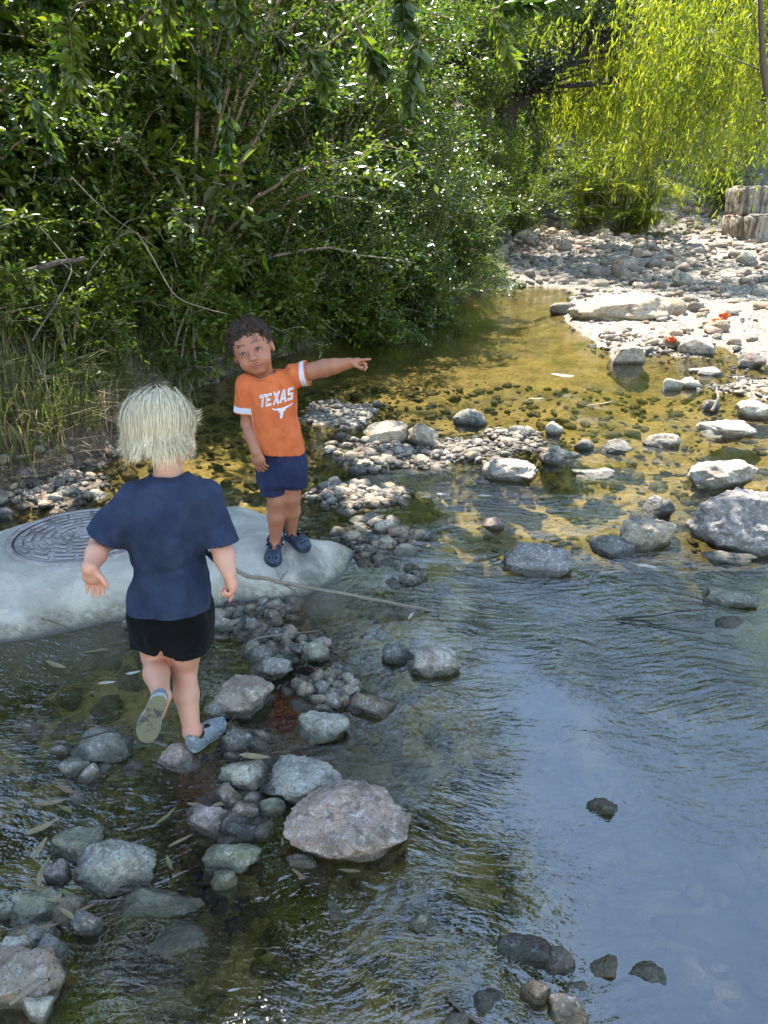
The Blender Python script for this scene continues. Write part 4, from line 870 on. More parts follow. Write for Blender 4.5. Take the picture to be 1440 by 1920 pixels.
# hanging leaves near the camera at the top left
hang = shrub('overhanging_branch', tuple(at(60, -160, 3.6)), 9, .2, .9, 2300, .075, .48, M['leaf'], 'leafy branch hanging into the top left corner', fine=True, cat='branch', droop=.9, tw=.22, lean=(.2, 0), sr=.3)
copy_plant(hang, at(430, -120, 4.6), 2.2, 1.15, 'leafy branch hanging in at the top, left of centre')
copy_plant(hang, at(610, -150, 5.6), 4.2, 1.3, 'leafy branch hanging in at the top centre above the boys')
# stone blocks of the old wall on the right
n = N('block_stone'); pos = n.n('NewGeometry').outputs['Position']; a = n.noise(3, 5, .65, mapv(n, pos, 3, 3, 0)); st_ = n.n('Mapping'); n.set(st_.inputs[0], pos); st_.inputs['Scale'].default_value = (9, 9, .8); b = n.noise(1, 5, .7, st_.outputs[0])
M['block'] = n.fin(n.pbr(n.mix(n.mrange(b, .4, .62), n.mix(a, (.30, .25, .19), (.42, .37, .30)), (.10, .075, .055)), .85, n.bump(n.math('ADD', b, a), 1, .05), .3))
def block(name, u0, u1, v0, v1, Y, D, lb, mt, seed):
    a_ = at(u0, v1, Y); b_ = at(u1, v0, Y); W = b_.x-a_.x; H = b_.z-a_.z
    import bmesh
    bm = bmesh.new(); bmesh.ops.create_cube(bm, size=1); bmesh.ops.bevel(bm, geom=bm.edges[:], offset=.06, segments=2, affect='EDGES'); bmesh.ops.subdivide_edges(bm, edges=bm.edges[:], cuts=5, use_grid_fill=True)
    V = np.array([v.co[:] for v in bm.verts]); 
    V = V*np.array([W, D, H])+ (fbm(V*4+seed, 3, seed)*.045)[:, None]*np.sign(V)
    for v, c in zip(bm.verts, V): v.co = c
    me = bpy.data.meshes.new(name); bm.to_mesh(me); bm.free(); me.materials.append(mt); me.polygons.foreach_set('use_smooth', [True]*len(me.polygons))
    o = ob(name, me); o.location = ((a_.x+b_.x)/2, Y+D/2, (a_.z+b_.z)/2); tag(o, lb, 'stone block'); return o
block('stone_block', 1388, 1500, 350, 409, 18.0, 1.0, 'upper weathered stone block, set back at the right edge', M['block'], 3)
block('stone_block', 1400, 1520, 404, 462, 17.5, 1.0, 'lower stone block with dark drip stains at the right edge', M['block'], 5)
block('stone_block', 1378, 1402, 406, 448, 17.9, .8, 'narrow stone block left of the lower one', M['block'], 8)
photo_rock(1408, 1500, 455, 500, 'dark', 'black craggy rock under the stone blocks', 'boulder', cat='boulder', dfac=.6)
# far wooded ground
nn = 26000; x = RNG.uniform(-30, 34, nn); y = RNG.uniform(37, 46, nn); z = RNG.uniform(0, 1, nn)**.8*(6.5+2.5*vnoise(xyz(x*.25, y*.1))+np.where((x > 14) & (x < 15.6), -3.0, 0)); z += 1
V, F, k = leaf_arr(np.stack([x, y, z], 1), rnd(nn), rnd(nn)+[0, 0, .6], RNG.uniform(.25, .6, nn), RNG.uniform(.15, .3, nn))
tag(mk('far_woods', V, F, M['mleaf'], None, False, np.repeat(np.clip(vnoise(np.stack([x, y, z], 1)*.6)*.5+.4, 0, 1), k)[:, None]), 'dense far woods closing the view', None, None, 'stuff')
# ================================================================ implicit body modelling
class Vol:
    def __init__(s, lo, hi, h):
        s.lo = np.array(lo, float); s.h = h; s.n = np.ceil((np.array(hi)-s.lo)/h).astype(int)+1
        s.D = np.full(tuple(s.n), .08, np.float32); s.ax = [(s.lo[i]+np.arange(s.n[i])*h).astype(np.float32) for i in range(3)]
    def box(s, lo, hi):
        i0 = np.clip(np.floor((np.array(lo)-s.lo)/s.h).astype(int), 0, s.n-1); i1 = np.clip(np.ceil((np.array(hi)-s.lo)/s.h).astype(int)+1, 1, s.n)
        sl_ = tuple(slice(a, b) for a, b in zip(i0, i1))
        X, Y, Z = s.ax[0][sl_[0]][:, None, None], s.ax[1][sl_[1]][None, :, None], s.ax[2][sl_[2]][None, None, :]
        return sl_, X, Y, Z
    def comb(s, sl_, d, k, mode):
        A = s.D[sl_]
        if mode == 'u':
            h = np.clip(.5+.5*(A-d)/k, 0, 1); s.D[sl_] = A+(d-A)*h-k*h*(1-h)
        elif mode == 's':
            h = np.clip(.5-.5*(A+d)/k, 0, 1); s.D[sl_] = A*(1-h)+(-d)*h+k*h*(1-h)
        elif mode == 'i':
            h = np.clip(.5-.5*(d-A)/k, 0, 1); s.D[sl_] = d*(1-h)+A*h+k*h*(1-h)
    def cone(s, a, b, ra, rb, k=.01, mode='u', flat=None):
        a = np.array(a, float); b = np.array(b, float); r = max(ra, rb)+k*1.5+.012
        sl_, X, Y, Z = s.box(np.minimum(a, b)-r, np.maximum(a, b)+r)
        e = b-a; L2 = e@e+1e-9; px, py, pz = X-a[0], Y-a[1], Z-a[2]
        t = np.clip((px*e[0]+py*e[1]+pz*e[2])/L2, 0, 1)
        dx, dy, dz_ = px-t*e[0], py-t*e[1], pz-t*e[2]; q = dx*dx+dy*dy+dz_*dz_
        if flat is not None:   # (axis, factor): squash across the given axis
            ax, f = np.array(flat[0], float), flat[1]; m = dx*ax[0]+dy*ax[1]+dz_*ax[2]; q = q+(f*f-1)*m*m
        d = np.sqrt(q)-(ra+(rb-ra)*t); s.comb(sl_, d.astype(np.float32), k, mode)
    def ell(s, c, r, R=None, k=.01, mode='u'):
        c = np.array(c, float); r = np.array(r, float); R = np.eye(3) if R is None else np.array(R); m = r.max()+k*1.5+.012
        sl_, X, Y, Z = s.box(c-m, c+m); px, py, pz = X-c[0], Y-c[1], Z-c[2]
        u = [px*R[0][i]+py*R[1][i]+pz*R[2][i] for i in range(3)]
        k0 = np.sqrt(sum((u[i]/r[i])**2 for i in range(3))); k1 = np.sqrt(sum((u[i]/r[i]**2)**2 for i in range(3)))+1e-6
        s.comb(sl_, (k0*(k0-1)/k1).astype(np.float32), k, mode)
    def loft(s, secs, k=.01, mode='u', p=2.0, extra=0.0):
        """secs: list of (z, cx, cy, rx, ry), any order; capped by z range"""
        S = np.array(sorted(secs)); m = .05
        sl_, X, Y, Z = s.box((S[:, 1]-S[:, 3]).min()-m*np.ones(3)*[1, 0, 0]+[0, (S[:, 2]-S[:, 4]).min()-m, S[0, 0]-.02], [(S[:, 1]+S[:, 3]).max()+m, (S[:, 2]+S[:, 4]).max()+m, S[-1, 0]+.02])
        z = s.ax[2][sl_[2]]; g = [np.interp(z, S[:, 0], S[:, i])[None, None, :] for i in range(1, 5)]
        for i in range(4): # soften the profile
            a = g[i]; a = np.concatenate([a[..., :1]]*4+[a]+[a[..., -1:]]*4, 2); g[i] = sum(a[..., j:j+a.shape[2]-8] for j in range(9))/9
        q = (np.abs((X-g[0])/(g[2]+extra))**p+np.abs((Y-g[1])/(g[3]+extra))**p)**(1/p); d = (q-1)*np.minimum(g[2], g[3])
        zz = np.maximum(S[0, 0]-Z, Z-S[-1, 0])
        d = np.maximum(d, zz); s.comb(sl_, d.astype(np.float32), k, mode)
    def plane(s, pnt, nrm, k=.002):
        """cut away everything on the +nrm side"""
        nrm = np.array(nrm, float); nrm /= np.linalg.norm(nrm); X, Y, Z = s.ax[0][:, None, None], s.ax[1][None, :, None], s.ax[2][None, None, :]
        d = (X-pnt[0])*nrm[0]+(Y-pnt[1])*nrm[1]+(Z-pnt[2])*nrm[2]; s.D = np.maximum(s.D, d.astype(np.float32))
    def mesh(s):
        D = s.D; S = D < 0; c = np.zeros(tuple(s.n-1), np.int8)
        for i in (0, 1):
            for j in (0, 1):
                for k in (0, 1): c += S[i:s.n[0]-1+i, j:s.n[1]-1+j, k:s.n[2]-1+k]
        act = (c > 0) & (c < 8); I = np.argwhere(act); idx = np.full(act.shape, -1, np.int32); idx[act] = np.arange(len(I))
        cr = [(i, j, k) for i in (0, 1) for j in (0, 1) for k in (0, 1)]; val = {o: D[I[:, 0]+o[0], I[:, 1]+o[1], I[:, 2]+o[2]] for o in cr}
        acc = np.zeros((len(I), 3)); cnt = np.zeros(len(I))
        for o in cr:
            for a in range(3):
                if o[a] == 0:
                    o2 = tuple(o[b]+(1 if b == a else 0) for b in range(3)); v0, v1 = val[o], val[o2]; m = (v0 < 0) != (v1 < 0)
                    t = np.where(m, v0/np.where(m, v0-v1, 1), 0); p = np.array(o, float)[None].repeat(len(I), 0); p[:, a] += t
                    acc[m] += p[m]; cnt[m] += 1
        V = s.lo+(I+acc/cnt[:, None])*s.h; Fs = []
        for a in range(3):
            b, c2 = (a+1) % 3, (a+2) % 3
            sA = [slice(0, s.n[i]) for i in range(3)]; sA[a] = slice(0, s.n[a]-1); sB = list(sA); sB[a] = slice(1, s.n[a])
            A, B = S[tuple(sA)], S[tuple(sB)]; E = np.argwhere(A != B); E = E[(E[:, b] > 0) & (E[:, c2] > 0) & (E[:, b] < s.n[b]-1) & (E[:, c2] < s.n[c2]-1)]
            fl = A[E[:, 0], E[:, 1], E[:, 2]]; q = []
            for ob_, oc in ((1, 1), (0, 1), (0, 0), (1, 0)):
                e = E.copy(); e[:, b] -= ob_; e[:, c2] -= oc; q.append(idx[e[:, 0], e[:, 1], e[:, 2]])
            q = np.stack(q, 1); q[~fl] = q[~fl][:, ::-1]; Fs.append(q)
        F = np.concatenate(Fs); F = F[(F >= 0).all(1)]
        for _ in range(2):   # light relaxation
            nb = np.zeros_like(V); ct = np.zeros(len(V))
            for i in range(4):
                j = (i+1) % 4; np.add.at(nb, F[:, i], V[F[:, j]]); np.add.at(ct, F[:, i], 1)
            V = V*.5+.5*nb/np.maximum(ct, 1)[:, None]
        return V, F
def basis(fwd, up):
    f = np.array(fwd, float); f /= np.linalg.norm(f); u = np.array(up, float); u = u-f*(u@f); u /= np.linalg.norm(u); r = np.cross(f, u)
    return np.stack([r, f, u], 1)      # columns: right, forward, up
def unit(v): v = np.array(v, float); return v/np.linalg.norm(v)
def hand(vol, wrist, d, palm_n, side, curls, thumb=(.55, .35), sc=1.0, spread=.10, rw=.0175, tdir=None):
    """wrist -> d is the finger direction, palm_n the direction the palm faces, side=+1 when the thumb leaves towards cross(d, palm_n)"""
    w_ = np.array(wrist, float); d = unit(d); n_ = unit(np.array(palm_n)-d*np.dot(palm_n, d)); s_ = np.cross(d, n_)*side
    k = .004*sc
    vol.cone(w_, w_+d*.030*sc, rw*sc, .021*sc, .008, flat=(n_, 1.45))
    vol.cone(w_+d*.028*sc-s_*.011*sc, w_+d*.028*sc+s_*.011*sc, .0165*sc, .0165*sc, .008, flat=(n_, 1.35))
    K = []
    for i, (off, ln, r) in enumerate(((.0185, .040, .0058), (.0062, .045, .0060), (-.0062, .042, .0058), (-.0180, .034, .0052))):
        base = w_+d*(.045-.003*abs(i-1.2))*sc+s_*off*sc; cur = curls[i]; a = 0.0; p = base; dd0 = unit(d+s_*(spread*(1.3-i)))
        vol.cone(w_+d*.02*sc+s_*off*.7*sc, base, .009*sc, r*1.12*sc, .005)
        for seg, (fr, rr) in enumerate(((.44, 1.0), (.31, .93), (.25, .84))):
            a += cur*(.9 if seg == 0 else 1.05); dd = dd0*math.cos(a)+n_*math.sin(a); q = p+dd*ln*fr*sc
            vol.cone(p, q, r*rr*sc, r*(rr-.08)*sc, k*.6); p = q
        K.append(p)
    tb = w_+d*.012*sc+s_*.016*sc+n_*.004; td = unit(d*thumb[0]+s_*.75+n_*thumb[1]) if tdir is None else unit(tdir)
    q = tb+td*.018*sc; vol.cone(tb-td*.008*sc, q, .0095*sc, .0075*sc, .006)
    td2 = unit(td*.7+d*.6+n_*.15); q2 = q+td2*.016*sc; vol.cone(q, q2, .0072*sc, .0065*sc, .003); q3 = q2+unit(td2+d*.4)*.012*sc; vol.cone(q2, q3, .0064*sc, .0050*sc, .003)
    return K
def head(vol, c, R, sc=1.0, cheek=1.0):
    """child's head about c (centre of the skull); R columns right, forward, up"""
    c = np.array(c, float); T = lambda x, y, z: c+R@(np.array([x, y, z])*sc)
    e = lambda p, r, k, m='u': vol.ell(T(*p), np.array(r)*sc, R, k, m)
    e((0, -.008, .012), (.0685, .082, .070), .01)
    e((0, .022, .004), (.060, .058, .060), .02)
    e((0, .028, -.042), (.050, .048, .044), .022)          # lower face
    e((0, .052, -.070), (.022, .020, .016), .018)          # chin
    for s_ in (-1, 1):
        e((.030*s_, .052, -.038), (.024, .024, .024), .018)  # cheek
        e((.0275*s_, .084, .002), (.0145, .010, .0075), .007, 's')  # socket
        e((.0275*s_, .0775, .003), (.0155, .0085, .0085), .005); e((.0272*s_, .088, .0022), (.0110, .0095, .0042), .002, 's')  # lids and their opening
        e((.069*s_, -.002, -.010), (.009, .017, .025), .006)  # ear
        e((.076*s_, .003, -.010), (.006, .009, .015), .004, 's')
        e((.0105*s_, .0895, -.0245), (.0068, .0070, .0054), .004)  # nostril wing
        e((.0068*s_, .094, -.0290), (.0026, .004, .0022), .002, 's')
    vol.cone(T(0, .081, .004), T(0, .0925, -.019), .0055*sc, .0085*sc, .010)
    e((0, .0955, -.0225), (.0095, .0075, .0070), .006)
    e((0, .0848, -.0455), (.0170, .0070, .0045), .006); e((0, .0838, -.0535), (.0145, .0072, .0050), .006)
    e((0, .0950, -.0498), (.0140, .008, .0010), .002, 's')
    return T
def eyes(c, R, root, look, sc=1.0, iris=(.012, .006, .004)):
    n = N('eye'); co = n.n('TexCoord').outputs['Object']; z = sep(n, co)[2]
    col = n.ramp(n.mrange(z, .0, .0105*sc), [(0, (.72, .68, .64)), (.705, (.72, .68, .64)), (.73, (.012, .008, .006)), (.76, iris), (.92, iris), (.94, (.002, .002, .002))])
    n.t.nodes[-1]; M_ = n.fin(n.pbr(col, .12, None, .6))
    for s_ in (-1, 1):
        V, F = ico(4); o = mk('eye', V*.0105*sc, F, M_, root)
        p = np.array(c)+R@(np.array([.0275*s_, .0728, .0020])*sc); o.location = p; o.rotation_euler = Vector(look).to_track_quat('Z', 'Y').to_euler()
def skin_mat(name, base, red):
    n = N(name); a = n.n('VertexColor', layer_name='col').outputs[0]; pos = n.n('NewGeometry').outputs['Position']
    f = n.noise(30, 4, .6, pos); c = n.mix(n.mrange(f, .3, .7, 0, .35), a, n.mix(1, a, red, 'MULTIPLY'))
    return n.fin(n.pbr(c, .48, n.bump(n.noise(700, 2, .5, pos), .12, .001), .4, Subsurface_Weight=.12, Subsurface_Radius=(.01, .004, .002), Subsurface_Scale=1.0))
def cloth_mat(name, col, col2, rough=.9, sc=900):
    n = N(name); pos = n.n('NewGeometry').outputs['Position']; a = n.noise(14, 4, .6, pos); b = n.noise(sc, 2, .6, pos)
    c = n.mix(n.mrange(a, .3, .7), col, col2); c = n.mix(n.math('MULTIPLY', b, .35), c, n.mix(1, c, (1.5, 1.5, 1.5), 'MULTIPLY'))
    return n.fin(n.pbr(c, rough, n.bump(b, .35, .002, n.bump(n.noise(9, 3, .5, mapv(n, pos, 1.6, 1.6)), .8, .035)), .1, Sheen_Weight=.03))
def stripe_mat(name, col, col2, white):
    n = N(name); pos = n.n('NewGeometry').outputs['Position']; a = n.noise(14, 4, .6, pos); b = n.noise(900, 2, .6, pos); r = sep(n, n.n('VertexColor', layer_name='col').outputs[0])[0]
    c = n.mix(n.mrange(a, .3, .7), col, col2); c = n.mix(n.math('MULTIPLY', b, .35), c, n.mix(1, c, (1.5, 1.5, 1.5), 'MULTIPLY'))
    d = n.math('ABSOLUTE', n.math('SUBTRACT', r, .5)); c = n.mix(n.math('LESS_THAN', d, .115), c, white); c = n.mix(n.math('LESS_THAN', d, .012), c, n.mix(.5, white, (.45, .45, .6)))
    return n.fin(n.pbr(c, .9, n.bump(b, .35, .002, n.bump(n.noise(9, 3, .5, mapv(n, pos, 1.6, 1.6)), .8, .035)), .1))
def near_seg(V, a, b): 
    a = np.array(a); e = np.array(b)-a; t = np.clip(((V-a)@e)/(e@e), 0, 1); return np.linalg.norm(V-a-t[:, None]*e, axis=1)
def local_child(o, root):
    """mesh is in world coordinates: move it under its thing"""
    o.data.transform(Matrix.Translation(-root.location)); return o

# ---------------------------------------------------------------- blond boy seen from behind
b1o = P(330, 1385, .03); boy1 = empty('person', (b1o.x, b1o.y+.05, 0.02)); tag(boy1, 'blond child seen from behind in navy t-shirt and black shorts stepping over rocks', 'person')
HC = at(306, 806, 1.80); R1 = basis((.42, .84, -.30), (.02, .32, .95))
sh = {s_: at(u, v, Y) for s_, u, v, Y in (('l', 250, 930, 1.74), ('r', 390, 928, 1.76))}
el = {'l': at(190, 1018, 1.70), 'r': at(413, 1020, 1.73)}; wr = {'l': at(168, 1066, 1.60), 'r': at(430, 1077, 1.67)}
hip = {'l': at(290, 1172, 1.72), 'r': at(352, 1172, 1.73)}; kn = {'l': at(291, 1228, 1.765), 'r': at(345, 1248, 1.77)}; an = {'l': at(303, 1306, 1.62), 'r': at(360, 1372, 1.67)}
vol = Vol((-.78, 1.42, .0), (-.26, 1.98, 1.02), .0030)
nk0, nk1 = at(318, 905, 1.765), at(312, 840, 1.79)
vol.cone(nk0, nk1, .034, .036, .02)
vol.cone(at(318, 930, 1.76), at(321, 1060, 1.75), .055, .062, .03, flat=((0, 1, 0), 1.15)); vol.cone(at(300, 940, 1.76), at(345, 940, 1.76), .04, .04, .03)
vol.cone(at(321, 1060, 1.75), at(321, 1170, 1.73), .062, .066, .03)
for s_ in 'lr':
    vol.cone(at(300 if s_ == 'l' else 345, 925, 1.76), sh[s_], .032, .032, .02); vol.cone(sh[s_], el[s_], .029, .027, .015)
    m = (el[s_]*.55+wr[s_]*.45); vol.cone(el[s_], m, .0275, .0255, .012); vol.cone(m, wr[s_], .0255, .0185, .012)
    vol.cone(hip[s_], kn[s_], .055, .039, .012)
    m = kn[s_]*.6+an[s_]*.4+Vector((0, -.010, 0)); vol.cone(kn[s_], m, .0335, .0345, .012); vol.cone(m, an[s_], .0345, .0220, .012)
toe = {'l': at(274, 1388, 1.60), 'r': at(398, 1356, 1.80)}
for s_ in 'lr': d = unit(toe[s_]-an[s_]); vol.cone(an[s_], np.array(an[s_])+d*.05+[0, 0, -.006], .026, .022, .01)
T1h = head(vol, HC, R1, .98)
cam0 = np.array([0, 0, CAMZ])
tc = unit(cam0-np.array(wr['l']))
hand(vol, wr['l'], unit(np.array((.03, .22, -.95))), (-.05, -.97, -.22), -1, (.22, .25, .28, .33), sc=.95, rw=.019, spread=.03)
hand(vol, wr['r'], unit(np.array((.16, -.15, -.9))), (-.85, -.3, -.2), 1, (.22, .95, 1.05, 1.1), sc=.96, rw=.019, spread=.05, tdir=(-.25, -.55, -.8))
V, F = vol.mesh()
c = np.tile(np.array([.54, .285, .185]), (len(V), 1)); nz_ = fbm(V*14, 2, 3)[:, None]
def blush(V, c, p, r, colr, s=1.0):
    w_ = s*np.exp(-((V-np.array(p))**2).sum(1)/(r*r))[:, None]; return c*(1-w_)+np.array(colr)*w_
c *= (1+.07*nz_)
for p, r in ((el['l'], .035), (el['r'], .035), (kn['l'], .05), (kn['r'], .05), (wr['l']+Vector((0, .03, -.05)), .045), (wr['r']+Vector((0, 0, -.06)), .04), (an['r'], .035)): c = blush(V, c, p, r, (.56, .20, .14), .55)
c = blush(V, c, T1h(-.045, .04, -.04), .03, (.66, .26, .2), .5); c = blush(V, c, T1h(.045, .04, -.04), .03, (.66, .26, .2), .5)
w_ = sstep(.011, .006, near_seg(V, T1h(-.014, .094, -.050), T1h(.014, .094, -.050)))[:, None]*.8; c = c*(1-w_)+np.array([.45, .15, .13])*w_
M['skin1'] = skin_mat('fair_skin', None, (1.06, .86, .82))
body = mk('body', V, F, M['skin1'], None, True, c); body.parent = boy1; local_child(body, boy1)
eyes(HC, R1, None, R1@np.array([0, 1, -.1]), .98, (.08, .14, .2))
for o in [o for o in COL.objects if o.name.startswith('eye') and o.parent is None]: o.location -= boy1.location; o.parent = boy1
# t-shirt
def px_secs(rows, Yc, ry):
    out = []
    for (v, l, r, *q) in rows:
        a, b = at(l, v, Yc), at(r, v, Yc); y = q[0] if q else ry; out.append((a.z, (a.x+b.x)/2, Yc, (b.x-a.x)/2, y))
    return out
vs = Vol((-.80, 1.56, .34), (-.28, 1.94, .90), .0033)
secs = px_secs([(893, 285, 352, .048), (905, 262, 372, .060), (925, 247, 385, .070), (950, 241, 388, .080), (1000, 243, 387, .084), (1040, 246, 385, .082), (1062, 246, 388, .083), (1075, 246, 390, .084), (1088, 244, 395, .089), (1105, 243, 398, .091), (1130, 243, 400, .092), (1172, 245, 398, .094)], 1.735, .08)
vs.loft(secs, .01, p=2.3)
vs.cone(at(285, 918, 1.755), sh['l'], .036, .034, .02); vs.cone(at(350, 918, 1.755), sh['r'], .036, .034, .02)
slv = {'l': (at(196, 1012, 1.70), -1), 'r': (at(412, 1020, 1.735), 1)}
for s_ in 'lr':
    e = np.array(slv[s_][0]); dd = unit(e-np.array(sh[s_])); vs.cone(sh[s_], e+dd*.004, .034, .052, .02); 
outer = vs.D.copy()
# folds
X, Y, Z = np.meshgrid(*vs.ax, indexing='ij', sparse=True)
near = np.abs(vs.D) < .02; I = np.argwhere(near); pts = vs.lo+I*vs.h
fz = pts[:, 2]; fx = pts[:, 0]; zw = at(320, 1074, 1.66).z; cx = at(321, 1000, 1.735).x
f = .004*np.exp(-((fz-zw-.012*np.sin((fx-cx)*16))/.010)**2)      # tight crease at the waist
f += .0048*np.sin((fx-cx)*52+fz*26+1.5*fbm(pts*6, 2, 3))*sstep(.78, .55, fz)*sstep(.40, .5, fz)*.8
f += .0060*fbm(pts*np.array([13, 13, 7]), 3, 12)
f += .0042*np.sin((fx-cx)*90-fz*70)*np.exp(-((np.abs(fx-cx)-.085)/.03)**2)*sstep(.72, .84, fz)
def ridge(p, s): return np.abs(vnoise(p, s))
f += .010*(.35-ridge(pts*np.array([11, 11, 4.5])+3, 41))*sstep(.86, .70, fz)+.005*(.3-ridge(pts*np.array([20, 20, 9]), 43))
f *= sstep(.10, .03, np.minimum(np.linalg.norm(pts-np.array(sh['l']), axis=1), np.linalg.norm(pts-np.array(sh['r']), axis=1)))*-.75+1
zh_ = at(320, 1168, 1.65).z; f += .0018*np.exp(-((fz-zh_-.022)/.0028)**2)
vs.D[tuple(I.T)] += f.astype(np.float32)
vs.D = np.maximum(vs.D, -(vs.D+.0080))                       # hollow shell
zh = at(320, 1168, 1.65).z
vs.plane((cx, 1.73, zh+.004), (.0, -.10, -1))
for s_ in 'lr':
    e = np.array(slv[s_][0]); dd = unit(e-np.array(sh[s_])); sl_, X_, Y_, Z_ = vs.box(e-.17, e+.17)
    pl = ((X_-e[0])*dd[0]+(Y_-e[1])*dd[1]+(Z_-e[2])*dd[2]).astype(np.float32); side_ = (np.abs(X_-cx)+0*Y_+0*Z_ > .085+.25*np.clip(pl, 0, .08)) & (((X_-e[0])**2+(Y_-e[1])**2+(Z_-e[2])**2-pl**2) < .068**2) & (pl < .05) & ((Z_ > e[2]-.03) | (np.abs(X_-cx) > .122))
    vs.D[sl_] = np.where(side_ & (pl > -.0), np.maximum(vs.D[sl_], pl), vs.D[sl_])
nkc = np.array(at(315, 893, 1.765)); vs.cone(nkc+[0, .015, .03], nkc+[0, .006, -.014], .047, .044, .004, 's')
V, F = vs.mesh(); M['navy'] = cloth_mat('navy_cotton', (.020, .027, .054), (.031, .041, .074))
shirt = mk('t_shirt', V, F, M['navy'], boy1); local_child(shirt, boy1)
th = np.linspace(0, 2*math.pi, 41); ring = np.stack([nkc[0]+.0475*np.cos(th), nkc[1]+.008+.0455*np.sin(th), nkc[2]-.001+.006*np.sin(th)], 1)
bv = BVHTree.FromPolygons([Vector(v) for v in V.tolist()], F.tolist()); rp = []
for q in ring:
    h_ = bv.find_nearest(Vector(q)); rp.append(np.array(h_[0])*.8+q*.2)
V, F = tube(np.array(rp), .0052, 8); cl = mk('neck_band', V, F, M['navy'], boy1); local_child(cl, boy1); cl.parent = shirt; cl.matrix_parent_inverse = Matrix()
# shorts
vt = Vol((-.68, 1.58, .16), (-.34, 1.90, .56), .0035)
for s_, (u0, v0, u1, v1, ra, rb) in {'l': (288, 1150, 287, 1240, .066, .052), 'r': (355, 1150, 352, 1262, .066, .056)}.items(): vt.cone(at(u0, v0, 1.735), at(u1, v1, 1.745), ra, rb, .012, flat=((0, 1, 0), .88))
vt.loft(px_secs([(1060, 258, 386, .066), (1120, 252, 390, .076), (1165, 250, 395, .086), (1200, 251, 394, .088)], 1.735, .085), .02, p=2.4)
I = np.argwhere(np.abs(vt.D) < .02); pts = vt.lo+I*vt.h; vt.D[tuple(I.T)] += (.004*fbm(pts*np.array([22, 22, 9]), 3, 2)+.0022*np.sin(pts[:, 0]*95)).astype(np.float32)
vt.D = np.maximum(vt.D, -(vt.D+.0055)); sl_ = slice(None); X_, Y_, Z_ = vt.ax[0][:, None, None], vt.ax[1][None, :, None], vt.ax[2][None, None, :]
xm = at(320, 1200, 1.735).x; zl, zr = at(285, 1228, 1.66).z, at(352, 1246, 1.66).z; hem = np.where(X_ < xm, zl+(X_-xm)*-.05, zr)+.018*np.exp(-((X_-xm)/.008)**2)+0*Y_
vt.D = np.maximum(vt.D, (hem-Z_+0*Y_).astype(np.float32)); vt.plane((0, 0, at(320, 1105, 1.65).z), (0, 0, 1))
V, F = vt.mesh(); M['black'] = cloth_mat('black_jersey', (.004, .004, .004), (.007, .007, .007), .95)
s_o = mk('shorts', V, F, M['black'], boy1); local_child(s_o, boy1)
# slip-on canvas shoes
n = N('shoe_canvas'); co = n.n('TexCoord').outputs['Object']; a = n.noise(60, 4, .7, co, 1.5); b = n.noise(500, 2, .5, co)
M['canvas'] = n.fin(n.pbr(n.ramp(a, [(.38, (.15, .17, .18)), (.47, (.28, .30, .30)), (.52, (.04, .045, .05)), (.57, (.33, .34, .33))]), .85, n.bump(b, .3, .002), .2))
n = N('rubber_white'); co = n.n('TexCoord').outputs['Object']; M['rubber'] = n.fin(n.pbr(n.mix(n.mrange(n.noise(50, 4, .6, co), .4, .65), (.55, .55, .53), (.33, .33, .29)), .55))
n = N('worn_sole'); co = n.n('TexCoord').outputs['Object']; a = n.noise(34, 5, .7, co, 1); z_ = sep(n, co)
smu = n.math('MULTIPLY', n.mrange(a, .45, .6), n.mrange(n.math('ABSOLUTE', n.math('SUBTRACT', z_[1], -.005)), .055, .02))
tread = n.n('TexWave', wave_type='BANDS', bands_direction='Y'); n.set(tread.inputs[0], co); tread.inputs['Scale'].default_value = 60; tread.inputs['Distortion'].default_value = 3
M['sole'] = n.fin(n.pbr(n.mix(smu, (.17, .155, .09), (.05, .048, .045)), .6, n.bump(tread.outputs[1], .5, .002), .4))
def sole_w(t, right):   # half width left/right of the centre line along t in 0..1 from heel to toe
    t = np.asarray(t); w_ = .024*np.sqrt(np.clip(1-((t-.17)/.17)**2, 0, 1))*(t < .17)+(.024+.0075*sstep(.17, .72, t)-.003*np.exp(-((t-.4)/.14)**2))*((t >= .17) & (t < .72))+.0315*np.sqrt(np.clip(1-((t-.72)/.28)**2, 0, 1))*(t >= .72)
    return w_
